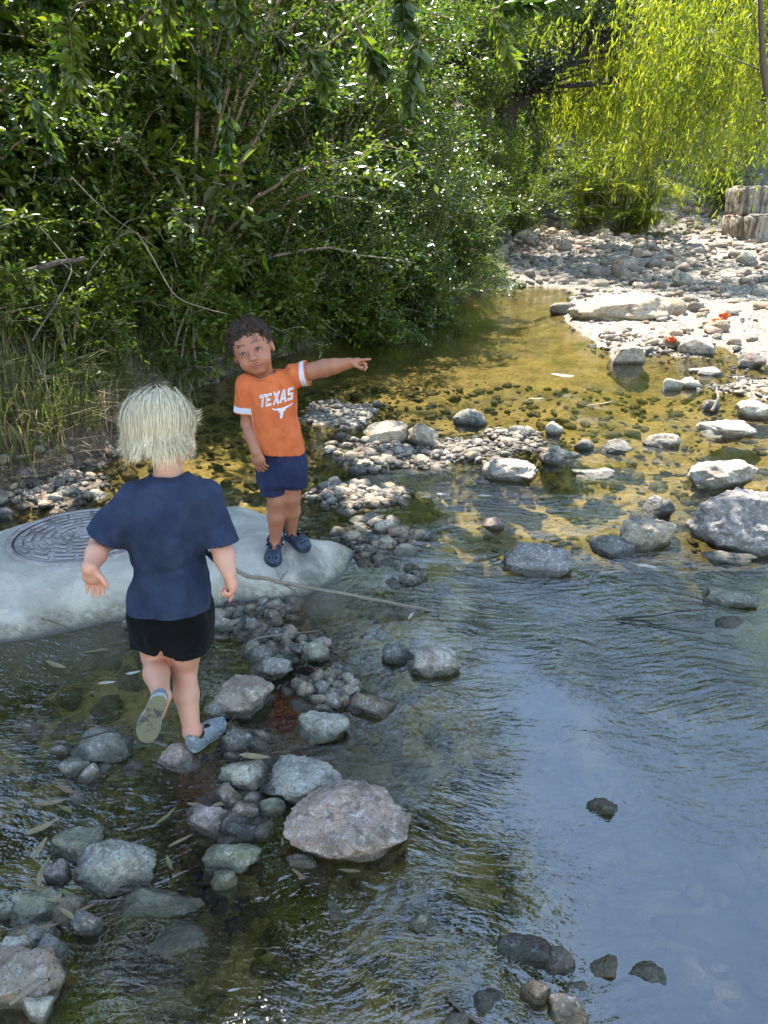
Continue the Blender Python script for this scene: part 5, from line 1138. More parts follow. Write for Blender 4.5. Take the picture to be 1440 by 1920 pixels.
def shoe(root, heel, toe_, up, L, mir, mats, names, kind='slip', ankle=None):
    """heel/toe: points on the sole's underside"""
    heel = np.array(heel, float); f = unit(np.array(toe_)-heel); u = unit(np.array(up)-f*np.dot(up, f)); r = np.cross(f, u); Mx = Matrix(((r[0], f[0], u[0]), (r[1], f[1], u[1]), (r[2], f[2], u[2]))).to_4x4()
    o_ = heel+f*L*.5; sc = L/.155
    s1 = Vol((-.05, -.09, -.006), (.05, .09, .024), .0022); X, Y, Z = s1.ax[0][:, None, None], s1.ax[1][None, :, None], s1.ax[2][None, None, :]
    t = (Y/.155+.5); w_ = sole_w(np.clip(t, 0, 1), 0); xo = mir*.006*np.sin(np.clip(t, 0, 1)*2.6)
    s1.D = np.maximum(np.maximum(np.abs(X-xo)-w_*1.0+0*Z, np.abs(Y)-.0775+0*X), np.abs(Z-.008+0*X)-.0085).astype(np.float32)
    V, F = s1.mesh(); o = mk(names[0], V*sc, F, mats[0], None, True); 
    if kind == 'slip' : o.data.materials.append(mats[2]); o.data.polygons.foreach_set('material_index', (np.array(V)[F][:, :, 2].mean(1) < .0012).astype(np.int32))
    v2 = Vol((-.05, -.09, .0), (.05, .09, .09), .0022); X, Y, Z = v2.ax[0][:, None, None], v2.ax[1][None, :, None], v2.ax[2][None, None, :]
    tt = np.clip(Y/.155+.5, 0, 1)
    if kind == 'slip': top = .052-.030*sstep(.42, 1.0, tt)+.004*sstep(.3, 0, tt)
    else: top = .058-.006*sstep(.3, .6, tt)-.020*sstep(.72, 1.0, tt)
    w_ = sole_w(tt, 0)*(1.02 if kind == 'slip' else 1.16); q = ((X-mir*.006*np.sin(tt*2.6))/np.maximum(w_, .002)); zt = np.clip((Z-.010)/(top-.010), 0, 3)
    d = (np.sqrt(np.abs(q)**2.4+np.abs(zt)**2.6+1e-6)-1)*np.minimum(w_, .022); d = np.maximum(d, .006-Z+0*X); v2.D = np.maximum(d, np.abs(Y)-.077+0*X+0*Z).astype(np.float32)
    I = np.argwhere(np.abs(v2.D) < .012); pts = v2.lo+I*v2.h; v2.D[tuple(I.T)] += (.0011*fbm(pts*60, 2, 4)).astype(np.float32)
    inner = -(v2.D+.004)
    v2.D = np.maximum(v2.D, inner.astype(np.float32))
    ww_ = (.0195 if kind == 'slip' else .023); v2.cone((mir*.001, -.040, .085), (mir*.002, -.038, .028), ww_+.004, ww_-.001, .003, 's'); v2.cone((mir*.002, -.03, .080), (mir*.003, .000, .056), .021, .014, .004, 's')
    if kind == 'clog':
        for hx in (-.014, 0, .014):
            for hy in (.022, .038, .053): v2.cone((hx+mir*.005, hy, .03), (hx+mir*.005, hy, .07), .0028, .0028, .001, 's')
        for hx in (-1, 1):
            for hy in (0.0, .016): v2.cone((hx*.05, hy, .022), (hx*.02, hy, .022), .0028, .0028, .001, 's')
    V, F = v2.mesh(); o2 = mk(names[1], V*sc, F, mats[1], None, True)
    res = [o, o2]
    if kind == 'clog':
        th = np.linspace(-.25, math.pi+.25, 18); pth = np.stack([.031*np.cos(th), -.030-.048*np.sin(th), np.full(18, .050)+.010*np.sin(th)], 1)*sc
        Vt, Ft = tube(pth, .0055*sc, 8); Vt = Vt; o3 = mk(names[2], Vt, Ft, mats[1], None, True); res.append(o3)
        for s_ in (-1, 1):
            V_, F_2 = ico(3); ob2 = mk('rivet', V_*.005*sc+np.array([s_*.033, -.026, .050])*sc, F_2, mats[3], None, True); res.append(ob2)
    rt = empty('shoe', (0, 0, 0)); rt.parent = root; rt.matrix_parent_inverse = Matrix(); rt.matrix_local = Matrix.Translation(Vector(o_)-root.location)@Mx
    for o in res: o.parent = rt
    return rt
shoe(boy1, at(302, 1304, 1.585), at(274, 1392, 1.565), np.array(at(300, 1300, 1.9))-np.array(at(300, 1300, 1.6)), .150, -1, (M['rubber'], M['canvas'], M['sole']), ('sole', 'upper'))
hz = an['r'].z-.042; hl = Vector((an['r'].x-.008, an['r'].y-.036, hz)); tl = P(410, 1352, hz)
shoe(boy1, hl, (hl.x+.065, hl.y+.125, hz-.002), (.12, -.05, 1), .150, 1, (M['rubber'], M['canvas'], M['sole']), ('sole', 'upper'))
# blond hair: a cap and thousands of strands in clumps
hv = Vol(np.array(HC)-.13, np.array(HC)+.13, .003); hv.ell(T1h(0, -.012, .016), (.0755, .088, .0775), R1, .01); hv.ell(T1h(0, -.045, -.025), (.066, .048, .052), R1, .02)
hv.ell(T1h(0, .085, -.045), (.062, .055, .075), R1, .008, 's'); V, F = hv.mesh()
def hair_mat(name, stops, rough=.35):
    n = N(name); a = sep(n, n.n('VertexColor', layer_name='col').outputs[0])[0]
    return n.fin(n.pbr(n.ramp(a, stops), rough, None, .3))
M['blond'] = hair_mat('blond_hair', [(0, (.26, .19, .11)), (.35, (.50, .42, .29)), (.7, (.66, .555, .37)), (1, (.90, .80, .60))], .5)
hc = mk('hair', V, F, M['blond'], boy1, True, np.full((len(V), 1), .25)); local_child(hc, boy1)
inv = R1.T; crown_l = np.array([.008, -.035, .086]); ncl = 380; per = 34; K = 9; HV, HF, HCc = [], [], []; off = 0
for ci in range(ncl):
    # root direction on the scalp, in head space
    while True:
        d = RNG.normal(size=3); d /= np.linalg.norm(d)
        if d[2] > -.12 and not (d[1] > .75 and d[2] < .35): break
    rad = np.array([.0735, .0865, .0785]); r0 = d*rad+np.array([0, -.012, .016])
    az = math.atan2(d[0], d[1]) if abs(d[2]) < .999 else 0; hd = unit(np.array([d[0]+1e-3, d[1]-.15, 0])); hd_w = hd
    end_z = -.062+.016*abs(hd[0])+RNG.normal(0, .015); face = hd[1] > .45
    if face: end_z = RNG.uniform(.02, .05)
    fl = RNG.uniform(.002, .016)+.014*max(0, abs(hd[0])-.4); tw = RNG.normal(0, .25); cl_t = RNG.uniform(.2, 1)
    pts = []
    for k in range(K):
        t = k/(K-1); zc = r0[2]+(end_z-r0[2])*t; u_ = (zc-.016)/rad[2]; rr = math.sqrt(max(1-u_*u_, 0)) if u_ > 0 else 1.0-.10*sstep(0, -1.1, u_)
        hor = unit(hd*(1-t*0)+np.array([math.cos(tw), math.sin(tw), 0])*0)
        a0 = math.atan2(hor[0], hor[1])+tw*.25*t; hx = math.sin(a0); hy = math.cos(a0)
        w_ = sstep(0, .5, t) if d[2] > .5 else 1.0
        base_h = math.hypot(r0[0], (r0[1]+.012)); ex = rr*math.hypot(hx*rad[0], hy*rad[1]); hh = max(ex, base_h) if u_ > 0 else ex
        flick = fl*sstep(.72, 1.0, t)+.0025
        pts.append((hx*(hh+flick), -.012+hy*(hh+flick), zc+.010*sstep(.86, 1, t)*(fl > .018)))
    g = np.array(pts); g += (np.sin(np.linspace(0, 4.5, K)+RNG.uniform(0, 6))*np.linspace(.2, 1, K))[:, None]*RNG.normal(0, .0036, 3)
    for j in range(per):
        o1 = RNG.normal(0, .0075, 3); conv = np.linspace(1.0, .40, K)[:, None]; p = g+o1*conv+RNG.normal(0, .0012, 3)*np.linspace(0, 1, K)[:, None]**2*2.5
        ln = RNG.uniform(.72, 1.05); p = np.stack([np.interp(np.linspace(0, ln, K), np.linspace(0, 1, K), p[:, a]) for a in range(3)], 1)
        p += np.sin(np.linspace(0, 5, K)+RNG.uniform(0, 6))[:, None]*RNG.normal(0, .0007, 3)
        if ln > 1: p[-1] += (p[-2]-p[-3])*.4
        T_ = np.gradient(p, axis=0); O = p-np.array([0, -.012, .0]); O /= np.linalg.norm(O, axis=1)[:, None]; S_ = np.cross(T_, O); S_ /= np.linalg.norm(S_, axis=1)[:, None]+1e-9
        wd = .00095*np.linspace(1, .35, K)[:, None]; HV.append(p-S_*wd); HV.append(p+S_*wd); q = np.arange(K-1); HF.append(np.stack([off+q, off+q+1, off+K+q+1, off+K+q], 1)); off += 2*K
        HCc.append(np.full(2*K, np.clip(cl_t*.38+.38+RNG.normal(0, .08), 0, 1))+np.tile(np.linspace(-.18, .08, K), 2))
HV = np.concatenate(HV)@R1.T*.98+np.array(HC); st_o = mk('strands', HV, np.concatenate(HF), M['blond'], None, True, np.concatenate(HCc)[:, None]); local_child(st_o, boy1); st_o.parent = hc
# ---------------------------------------------------------------- boy in orange, pointing
YC = 2.68
foot0 = P(530, 1045, .08); boy2 = empty('person', (foot0.x, foot0.y, .09)); tag(boy2, 'curly-haired child in orange t-shirt standing on the slab and pointing downstream', 'person')
H2 = at(473, 653, YC); R2 = basis((.10, -.97, .03), (-.30, .0, .95))
# the picture-left arm hangs, the picture-right arm points
S2 = {'l': at(464, 722, YC), 'r': at(549, 704, YC)}; E2 = {'l': at(466, 795, YC+.0), 'r': at(609, 690, YC-.02)}; W2 = {'l': at(481, 848, YC-.085), 'r': at(655, 681, YC-.05)}
HP = {'l': at(510, 872, YC), 'r': at(547, 868, YC+.01)}; KN = {'l': at(519, 938, YC-.02), 'r': at(546, 932, YC)}; AN = {'l': at(516, 1014, YC-.01), 'r': at(546, 996, YC+.05)}
vol = Vol((-.60, 2.45, .08), (.02, 2.88, 1.06), .0030)
vol.cone(at(500, 715, YC+.01), at(490, 682, YC), .030, .034, .02)
vol.cone(at(506, 735, YC), at(516, 820, YC), .050, .058, .03); vol.cone(at(485, 728, YC), at(535, 718, YC), .038, .038, .02); vol.cone(at(516, 820, YC), at(527, 868, YC), .058, .062, .03)
for s_ in 'lr':
    vol.cone(at(488 if s_ == 'l' else 530, 722, YC), S2[s_], .030, .031, .02); vol.cone(S2[s_], E2[s_], .032, .0305 if s_ == 'r' else .027, .015)
    m = E2[s_]*.6+W2[s_]*.4; vol.cone(E2[s_], m, .0305 if s_ == 'r' else .027, .026, .012); vol.cone(m, W2[s_], .026, .0195, .012)
    vol.cone(HP[s_], KN[s_], .054, .0345, .012); m = KN[s_]*.6+AN[s_]*.4; vol.cone(KN[s_], m, .033, .0345, .012); vol.cone(m, AN[s_], .0345, .0215, .012)
    d_ = Vector((.05, -.95, -.05) if s_ == 'l' else (.62, -.72, -.05)).normalized(); vol.cone(AN[s_], AN[s_]+Vector((0, 0, -.024)), .0215, .019, .01); vol.cone(AN[s_]+Vector((0, 0, -.022)), AN[s_]+d_*.06+Vector((0, 0, -.026)), .019, .016, .01)
T2h = head(vol, H2, R2, 1.0)
hand(vol, W2['l'], unit((.22, -.12, -.95)), (.35, .85, .0), -1, (.25, .35, .4, .45), sc=1.0, rw=.019, spread=.07)
hand(vol, W2['r'], unit((1, -.1, .16)), (.02, -.45, -.9), -1, (.02, .75, 1.15, 1.25), sc=.98, rw=.019, spread=.03, tdir=(.75, -.5, -.45))
V, F = vol.mesh(); c = np.tile(np.array([.36, .152, .085]), (len(V), 1)); c *= (1+.08*fbm(V*14, 2, 3)[:, None])
L_ = (V-np.array(H2))@R2                       # head space
def hblob(c, p, r, colr, s=1.0): w_ = s*np.exp(-(((L_-np.array(p))/np.array(r))**2).sum(1))[:, None]; return c*(1-w_)+np.array(colr)*w_
inhead = (np.abs(L_) < .13).all(1)
for s_ in (-1, 1):
    c = hblob(c, (.034*s_, .065, -.035), (.022, .03, .020), (.42, .15, .105), .7)
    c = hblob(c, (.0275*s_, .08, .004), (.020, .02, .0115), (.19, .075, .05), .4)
    for bx, bz in ((.015, .0285), (.022, .0305), (.030, .0300), (.037, .0265)): c = hblob(c, (bx*s_, .08, bz), (.0065, .03, .0034), (.055, .025, .015), .72)
    c = hblob(c, (.0065*s_, .10, -.0315), (.003, .01, .0026), (.06, .02, .015), .8)
c = hblob(c, (0, .092, -.0455), (.015, .012, .0045), (.36, .11, .09), .85); c = hblob(c, (0, .09, -.0555), (.015, .012, .006), (.40, .13, .11), .8); c = hblob(c, (0, .092, -.0498), (.0140, .02, .0020), (.06, .015, .012), .95)
for p, r in ((E2['r'], .03), (KN['l'], .04), (KN['r'], .04)): c = blush(V, c, p, r, (.25, .10, .06), .2)
M['skin2'] = skin_mat('brown_skin', None, (1.08, .84, .78))
body = mk('body', V, F, M['skin2'], None, True, c); body.parent = boy2; local_child(body, boy2)
tocam = unit(cam0-np.array(H2)); eyes(H2, R2, None, unit(tocam+np.array([-.42, 0, -.05])), 1.0)
for o in [o for o in COL.objects if o.name.startswith('eye') and o.parent is None]: o.location -= boy2.location; o.parent = boy2
for s_ in (-1, 1):    # upper eyelid with lashes
    th = np.linspace(.15, math.pi-.15, 9); lid = np.stack([.0275*s_+.0115*np.cos(th), .0855-.0035*np.abs(np.cos(th))**2, .0025+.0062*np.sin(th)], 1); Vl, Fl = tube(lid, .0012, 5)
    n_l = mk('eyelashes', Vl@R2.T+np.array(H2), Fl, None, None); 
    if 'lash' not in M: n = N('lash'); M['lash'] = n.fin(n.pbr((.02, .012, .01), .6))
    n_l.data.materials.append(M['lash']); local_child(n_l, boy2); n_l.parent = boy2
# curly hair
hv = Vol(np.array(H2)-.15, np.array(H2)+.15, .003); hv.ell(T2h(0, -.020, .026), (.081, .088, .082), R2, .01); hv.ell(T2h(0, .105, -.012), (.058, .066, .077), R2, .008, 's')
hv.ell(T2h(0, .03, -.085), (.12, .09, .06), R2, .01, 's')
for s_ in (-1, 1): hv.ell(T2h(.08*s_, .006, -.012), (.022, .02, .028), R2, .006, 's')
I = np.argwhere(np.abs(hv.D) < .03); pts = hv.lo+I*hv.h; hv.D[tuple(I.T)] += (.0085*fbm(pts*62, 3, 7)).astype(np.float32)
V, F = hv.mesh(); M['curl'] = hair_mat('dark_curls', [(0, (.012, .007, .004)), (.5, (.035, .019, .010)), (1, (.10, .055, .030))], .7)
hc2 = mk('hair', V, F, M['curl'], boy2, True, np.full((len(V), 1), .25)); local_child(hc2, boy2)
bvh = BVHTree.FromPolygons([Vector(v) for v in V.tolist()], F.tolist()); ids = RNG.choice(len(V), 4200); parts = []
ctr = np.array(T2h(0, -.02, .02))
HVs, HFs, Hc, off = [], [], [], 0
for i in ids:
    q = V[i]; nn_ = unit(q-ctr); a = unit(np.cross(nn_, RNG.normal(size=3))); b_ = np.cross(nn_, a); t = np.linspace(0, 1, 7); r = RNG.uniform(.0022, .0045); turns = RNG.uniform(5, 9); ph = RNG.uniform(0, 6)
    ln = RNG.uniform(.004, .013); p = q+nn_*(t*ln-.003)[:, None]+r*(np.cos(turns*t+ph)[:, None]*a+np.sin(turns*t+ph)[:, None]*b_)
    S_ = np.cross(np.gradient(p, axis=0), nn_); S_ /= np.linalg.norm(S_, axis=1)[:, None]+1e-9; HVs += [p-S_*.0007, p+S_*.0007]; k = np.arange(6)
    HFs.append(np.stack([off+k, off+k+1, off+7+k+1, off+7+k], 1)); off += 14; Hc.append(np.full(14, RNG.uniform(.2, 1)))
cu = mk('curls', np.concatenate(HVs), np.concatenate(HFs), M['curl'], None, True, np.concatenate(Hc)[:, None]); local_child(cu, boy2); cu.parent = hc2
# orange t-shirt
vs = Vol((-.60, 2.50, .38), (-.14, 2.84, .92), .0034)
secs = px_secs([(697, 488, 524, .04), (706, 468, 545, .052), (718, 456, 556, .062), (740, 462, 556, .070), (780, 467, 559, .076), (820, 470, 566, .080), (860, 473, 574, .084)], YC, .08); vs.loft(secs, .01, p=2.2)
SE = {'l': np.array(at(461, 775, YC-.008)), 'r': np.array(at(578, 699, YC-.005))}
vs.cone(at(485, 717, YC), S2['l'], .036, .036, .02); vs.cone(at(530, 712, YC), S2['r'], .036, .036, .02)
for s_, r_ in (('l', .040), ('r', .042)): dd = unit(SE[s_]-np.array(S2[s_])); vs.cone(S2[s_], SE[s_]+dd*.004, .041, r_+.006, .018)
I = np.argwhere(np.abs(vs.D) < .02); pts = vs.lo+I*vs.h; cx = at(512, 780, YC).x; fx, fz = pts[:, 0], pts[:, 2]
f = .0055*fbm(pts*np.array([14, 14, 7]), 3, 31)+.0045*np.sin((fx-cx)*70+fz*18+fbm(pts*7, 2, 3)*2)*sstep(.62, .46, fz)
f += .005*np.sin((fx-at(535, 705, YC).x)*110+(fz-.82)*60)*np.exp(-((fx-at(535, 720, YC).x)/.035)**2)*sstep(.70, .82, fz)
# long fold from the raised arm to the hem
a0, b0 = np.array(at(545, 735, YC-.05)), np.array(at(560, 850, YC-.07)); f += .009*(.35-np.abs(vnoise(pts*np.array([12, 12, 5])+9, 51))); mk_ = sstep(at(452, 780, YC).x, at(476, 780, YC).x, fx)*sstep(at(572, 780, YC).x, at(552, 780, YC).x, fx); f *= .15+.85*mk_; f -= .006*np.exp(-(near_seg(pts, a0, b0)/.012)**2)
vs.D[tuple(I.T)] += f.astype(np.float32); vs.D = np.maximum(vs.D, -(vs.D+.008))
zh = at(520, 856, YC-.08).z; vs.plane((cx, YC, zh), (-.10, 0, -1))
for s_ in 'lr':
    e = SE[s_]; dd = unit(e-np.array(S2[s_])); sl_, X_, Y_, Z_ = vs.box(e-.15, e+.15); pl = ((X_-e[0])*dd[0]+(Y_-e[1])*dd[1]+(Z_-e[2])*dd[2]).astype(np.float32)
    lim = (((X_-e[0])**2+(Y_-e[1])**2+(Z_-e[2])**2-pl**2) < .056**2) & ((X_ < at(474, 775, YC).x) if s_ == 'l' else (X_ > at(560, 700, YC).x)); vs.D[sl_] = np.where(lim & (pl > 0), np.maximum(vs.D[sl_], pl), vs.D[sl_])
nkc = np.array(at(497, 703, YC)); vs.cone(nkc+[-.01, 0, .035], nkc+[0, -.006, -.010], .042, .040, .004, 's')
V, F = vs.mesh(); M['orange'] = cloth_mat('orange_cotton', (.50, .115, .038), (.58, .15, .052))
n = N('white_print'); pos = n.n('NewGeometry').outputs['Position']; M['print'] = n.fin(n.pbr(n.mix(n.mrange(n.noise(140, 3, .6, pos), .45, .7), (.72, .70, .72), (.55, .50, .50)), .8))
sh2 = mk('t_shirt', V, F, M['orange'], boy2); 
cen = V[F].mean(1); mi = np.zeros(len(F), np.int32)
for s_ in 'lr':
    e = SE[s_]; dd = unit(e-np.array(S2[s_])); t = (cen-e)@dd; rr = np.linalg.norm((cen-e)-t[:, None]*dd, axis=1); pass
sh2.data.materials[0] = stripe_mat('orange_cotton_banded', (.50, .115, .038), (.58, .15, .052), (.60, .58, .62))
sv = np.zeros((len(V), 4), np.float32)
for s_ in 'lr':
    e = SE[s_]; dd = unit(e-np.array(S2[s_])); t = (V-e)@dd; rr = np.linalg.norm((V-e)-t[:, None]*dd, axis=1); sv[:, 0] = np.where((rr < .07) & (np.abs(t) < .06) & ((V[:, 0] < at(476, 775, YC).x) if s_ == 'l' else (V[:, 0] > at(562, 700, YC).x)), np.clip(.5+(t+.0165)/.09, 0, 1), sv[:, 0])
sa = sh2.data.color_attributes.new('col', 'FLOAT_COLOR', 'POINT'); sa.data.foreach_set('color', sv.ravel())
bv = BVHTree.FromPolygons([Vector(v) for v in V.tolist()], F.tolist()); local_child(sh2, boy2)
ring = np.stack([nkc[0]+.0425*np.cos(th), nkc[1]+.0425*np.sin(th), nkc[2]+0*th+.002], 1) if False else None
th = np.linspace(0, 2*math.pi, 41); ring = np.stack([nkc[0]+.043*np.cos(th), nkc[1]-.003+.043*np.sin(th), nkc[2]+.0*th], 1); rp = []
for q in ring: rp.append(np.array(bv.find_nearest(Vector(q))[0])*.85+q*.15)
V, F = tube(np.array(rp), .0045, 8); cl = mk('neck_band', V, F, M['orange'], boy2); local_child(cl, boy2); cl.parent = sh2
# print on the chest, laid on the cloth
def poly_grid(polys, holes=(), step=.12):
    """rasterise flat shapes (lists of points) to small quads"""
    pts = np.concatenate([np.array(p) for p in polys]); lo, hi = pts.min(0), pts.max(0); xs_ = np.arange(lo[0]-step, hi[0]+step, step); ys_ = np.arange(lo[1]-step, hi[1]+step, step)
    gx, gy = np.meshgrid(xs_+step/2, ys_+step/2, indexing='ij'); m = np.zeros(gx.size, bool); q = np.stack([gx.ravel(), gy.ravel()], 1)
    for p in polys: m |= polysd(q, np.array(p, float)) < 0
    for p in holes: m &= ~(polysd(q, np.array(p, float)) < 0)
    return q[m], step
def bar(x0, y0, x1, y1, w_): d = np.array([x1-x0, y1-y0], float); L = np.linalg.norm(d); d /= L; nn_ = np.array([-d[1], d[0]])*w_/2; a = np.array([x0, y0]); b_ = np.array([x1, y1]); return [a-nn_, b_-nn_, b_+nn_, a+nn_]
def glyph(ch):
    W_ = 1.5
    return {'T': [bar(0, 6, 5, 6, W_), bar(2.5, 0, 2.5, 6.5, W_), bar(.4, 5.3, .4, 6.7, .8), bar(4.6, 5.3, 4.6, 6.7, .8)], 'E': [bar(.9, -.1, .9, 6.7, W_), bar(.2, .6, 4.5, .6, W_), bar(.2, 3.3, 3.7, 3.3, 1.2), bar(.2, 6, 4.5, 6, W_)],
            'X': [bar(.6, -.1, 4.4, 6.7, 1.6), bar(4.4, -.1, .6, 6.7, 1.6)], 'A': [bar(.5, -.1, 2.4, 6.7, 1.5), bar(4.5, -.1, 2.6, 6.7, 1.5), bar(1.4, 1.9, 3.6, 1.9, 1.2), bar(2.1, 6, 2.9, 6, 1.4)],
            'S': [bar(.3, .6, 4, .6, W_), bar(3.9, .2, 3.9, 3.6, W_), bar(.3, 3.3, 4.4, 3.3, 1.3), bar(.9, 3.2, .9, 6.5, W_), bar(.6, 6, 4.5, 6, W_)]}[ch]
def glyph_in(ch):
    return {'T': [bar(.9, 6, 4.1, 6, .22), bar(2.5, .5, 2.5, 5.6, .22)], 'E': [bar(.9, .6, .9, 6, .22), bar(.9, .6, 3.9, .6, .22), bar(.9, 6, 3.9, 6, .22)], 'X': [bar(1, .6, 4, 6, .22), bar(4, .6, 1, 6, .22)],
            'A': [bar(.9, .6, 2.45, 6, .22), bar(4.1, .6, 2.55, 6, .22)], 'S': [bar(.8, .6, 3.8, .6, .22), bar(.9, 3.6, .9, 6, .22), bar(3.9, .8, 3.9, 3, .22), bar(1, 6, 4.1, 6, .22)]}[ch]
def project(q, step, u0, v0, ux, vx, uy, vy, name, root, mat):
    """q in design units -> photo pixels -> nearest cloth point along the view ray from the chest's front"""
    Vv, Ff = [], []
    crn = np.array([[-.5, -.5], [.5, -.5], [.5, .5], [-.5, .5]])*step; key = {}
    for p in q:
        f_ = []
        for cq in crn:
            x, y = p+cq; kk = (round(x/step*2), round(y/step*2))
            if kk not in key:
                u = u0+ux*x+uy*y; v = v0+vx*x+vy*y; d = ray(u, v); o0 = Vector((0, 0, CAMZ)); h_ = bv.ray_cast(o0, d.normalized())
                key[kk] = len(Vv) if h_[0] is not None else None
                if h_[0] is not None: Vv.append(np.array(h_[0])-np.array(d.normalized())*.0016)
            f_.append(key[kk])
        if None not in f_: Ff.append(f_[::-1])
    if Ff:
        o = mk(name, np.array(Vv), np.array(Ff), mat, None, True); local_child(o, boy2); o.parent = root
import numpy as _np
base_u, base_v = 485.5, 765.5
adv = [(485.5, 765.0, 'T'), (497.5, 762.5, 'E'), (511.5, 759.0, 'X'), (524.5, 755.5, 'A'), (538.0, 751.5, 'S')]
for u0, v0, ch in adv:
    q, st2 = poly_grid(glyph(ch), glyph_in(ch), .2); project(q, st2, u0, v0, 2.45, -.62, .22, -3.5, 'letter', sh2, M['print'])
# bovine head emblem: long horns curving up, narrow muzzle (flat print)
lh = [(-7.6, 3.4), (-7.0, 2.6), (-5.2, 1.7), (-3.0, 1.35), (-2.5, .6), (-2.9, -.1), (-1.5, .0), (-1.05, -2.2), (-1.1, -3.2), (-.6, -4.2), (.6, -4.2), (1.1, -3.2), (1.05, -2.2), (1.5, 0), (2.9, -.1), (2.5, .6), (3.0, 1.35), (5.2, 1.7), (7.0, 2.6), (7.6, 3.4), (7.2, 3.7), (6.4, 3.2), (5.0, 2.7), (2.6, 2.6), (1.2, 2.2), (0, 2.35), (-1.2, 2.2), (-2.6, 2.6), (-5.0, 2.7), (-6.4, 3.2), (-7.2, 3.7)]
q, st2 = poly_grid([lh], (), .22); project(q, st2, 528.5, 771.5, 2.55, -.72, .30, -3.1, 'horned_head_emblem', sh2, M['print'])
# navy shorts with side pockets
vt = Vol((-.52, 2.55, .20), (-.22, 2.82, .56), .0036)
for a, b_, ra, rb in ((at(509, 868, YC), at(516, 945, YC-.01), .060, .047), (at(549, 866, YC), at(553, 935, YC), .058, .044)): vt.cone(a, b_, ra, rb, .006, flat=((0, 1, 0), .95))
vt.loft(px_secs([(835, 484, 566, .066), (850, 482, 568, .07), (880, 482, 571, .074), (903, 485, 572, .068)], YC, .07), .02)
I = np.argwhere(np.abs(vt.D) < .02); pts = vt.lo+I*vt.h; vt.D[tuple(I.T)] += (.0035*fbm(pts*np.array([24, 24, 10]), 3, 2)).astype(np.float32); vt.D = np.maximum(vt.D, -(vt.D+.006))
X_ = vt.ax[0][:, None, None]; Y_ = vt.ax[1][None, :, None]; Z_ = vt.ax[2][None, None, :]; xm = at(536, 900, YC).x
hem = np.where(X_ < xm, at(512, 930, YC-.05).z+(X_-xm)*.10, at(552, 921, YC-.05).z); vt.D = np.maximum(vt.D, (hem-Z_+0*Y_).astype(np.float32)); vt.plane((0, 0, at(520, 838, YC-.07).z), (0, 0, 1))
V, F = vt.mesh(); M['navy2'] = cloth_mat('navy_twill', (.018, .022, .055), (.028, .033, .075), .9, 500); s2 = mk('shorts', V, F, M['navy2'], boy2); local_child(s2, boy2)
import bmesh as _bm
for (u, v, s_, r_) in ((483, 888, -1, .5), (571, 884, 1, -.4)):
    p = at(u, v, YC); V_, F_ = ico(3); Vp = np.sign(V_)*np.abs(V_)**.5*np.array([.009, .030, .034]); o = mk('pocket', Vp+np.array(p)-np.array([s_*.006, 0, 0]), F_, M['navy2'], boy2); local_child(o, boy2); o.parent = s2
n = N('clog_foam'); co = n.n('TexCoord').outputs['Object']; M['foam'] = n.fin(n.pbr((.018, .03, .055), .42, n.bump(n.noise(300, 2, .5, co), .15, .001), .5)); n = N('button'); M['button'] = n.fin(n.pbr((.35, .35, .36), .4))
def clog(u, v, z, du, dy, mir):
    p = P(u, v, z); f = unit((du, dy, -.10)); hl = np.array(p)-f*.145*1.0; return shoe(boy2, hl, p, (0, -.15, 1), .15, mir, (M['foam'], M['foam'], M['foam'], M['button']), ('sole', 'upper', 'strap'), 'clog')
def under(an_, d): p = np.array(an_)+np.array([0, 0, -.045]); return p-np.array(unit(d))*.042, p+np.array(unit(d))*.108
for s_, d, mir in (('l', (.05, -.95, -.24), 1), ('r', (.62, -.72, -.10), -1)):
    h_, t_ = under(AN[s_], d); shoe(boy2, h_, t_, (0, -.1, 1), .150, mir, (M['foam'], M['foam'], M['foam'], M['button']), ('sole', 'upper', 'strap'), 'clog')

# ================================================================ stick, twigs, leaves
stick('long_stick', [P(385, 1030, .20), P(405, 1045, .175), P(432, 1066, .165), P(470, 1080, .15), P(520, 1090, .12), P(553, 1098, .09), P(620, 1108, .065), P(700, 1125, .045), P(770, 1138, .025), P(815, 1146, -.005)],   .0095, .006, M['twig'], 'long thin bent stick reaching from the slab into the water', 'stick', side=[(.47, P(540, 1070, .10), .006), (.47, P(566, 1118, .02), .005)])
stick('twig', [P(812, 1145, .0), P(870, 1152, .006), P(960, 1158, .004)], .0016, .001, M['twig'], 'thin pale twig beyond the end of the long stick', 'twig')
stick('twig', [P(1155, 1158, .008), P(1230, 1155, .01), P(1330, 1142, .012)], .004, .002, M['darkbark'], 'upper prong of the dark forked twig afloat at the right', 'twig')
stick('twig', [P(1158, 1160, .008), P(1215, 1166, .008), P(1262, 1180, .01), P(1322, 1192, .01)], .004, .002, M['darkbark'], 'lower prong of the dark forked twig afloat at the right', 'twig')
stick('twig', [P(1338, 770, .02), P(1346, 745, .10), P(1342, 725, .13)], .012, .005, M['twig'], 'pale crooked twig standing in the far shallows', 'twig')
stick('twig', [P(95, 1412, .0), P(135, 1388, .03), P(200, 1374, .06), P(240, 1368, .065)], .003, .0015, M['darkbark'], 'dark curved twig lying over the bluish stepping stone', 'twig')
stick('twig', [P(640, 1112, .01), P(700, 1060, .01)], .0022, .001, M['twig'], 'short straw twig in the shallows above the long stick', 'twig')
stick('twig', [P(468, 1200, .03), P(545, 1188, .03), P(600, 1180, .03)], .003, .0015, M['twig'], 'brown twig over the debris in front of the slab', 'twig')
stick('twig', [P(60, 1155, .06), P(95, 1165, .05), P(150, 1190, .01)], .0016, .001, M['darkbark'], 'hair-thin dark twig at the slab\'s front edge', 'twig')
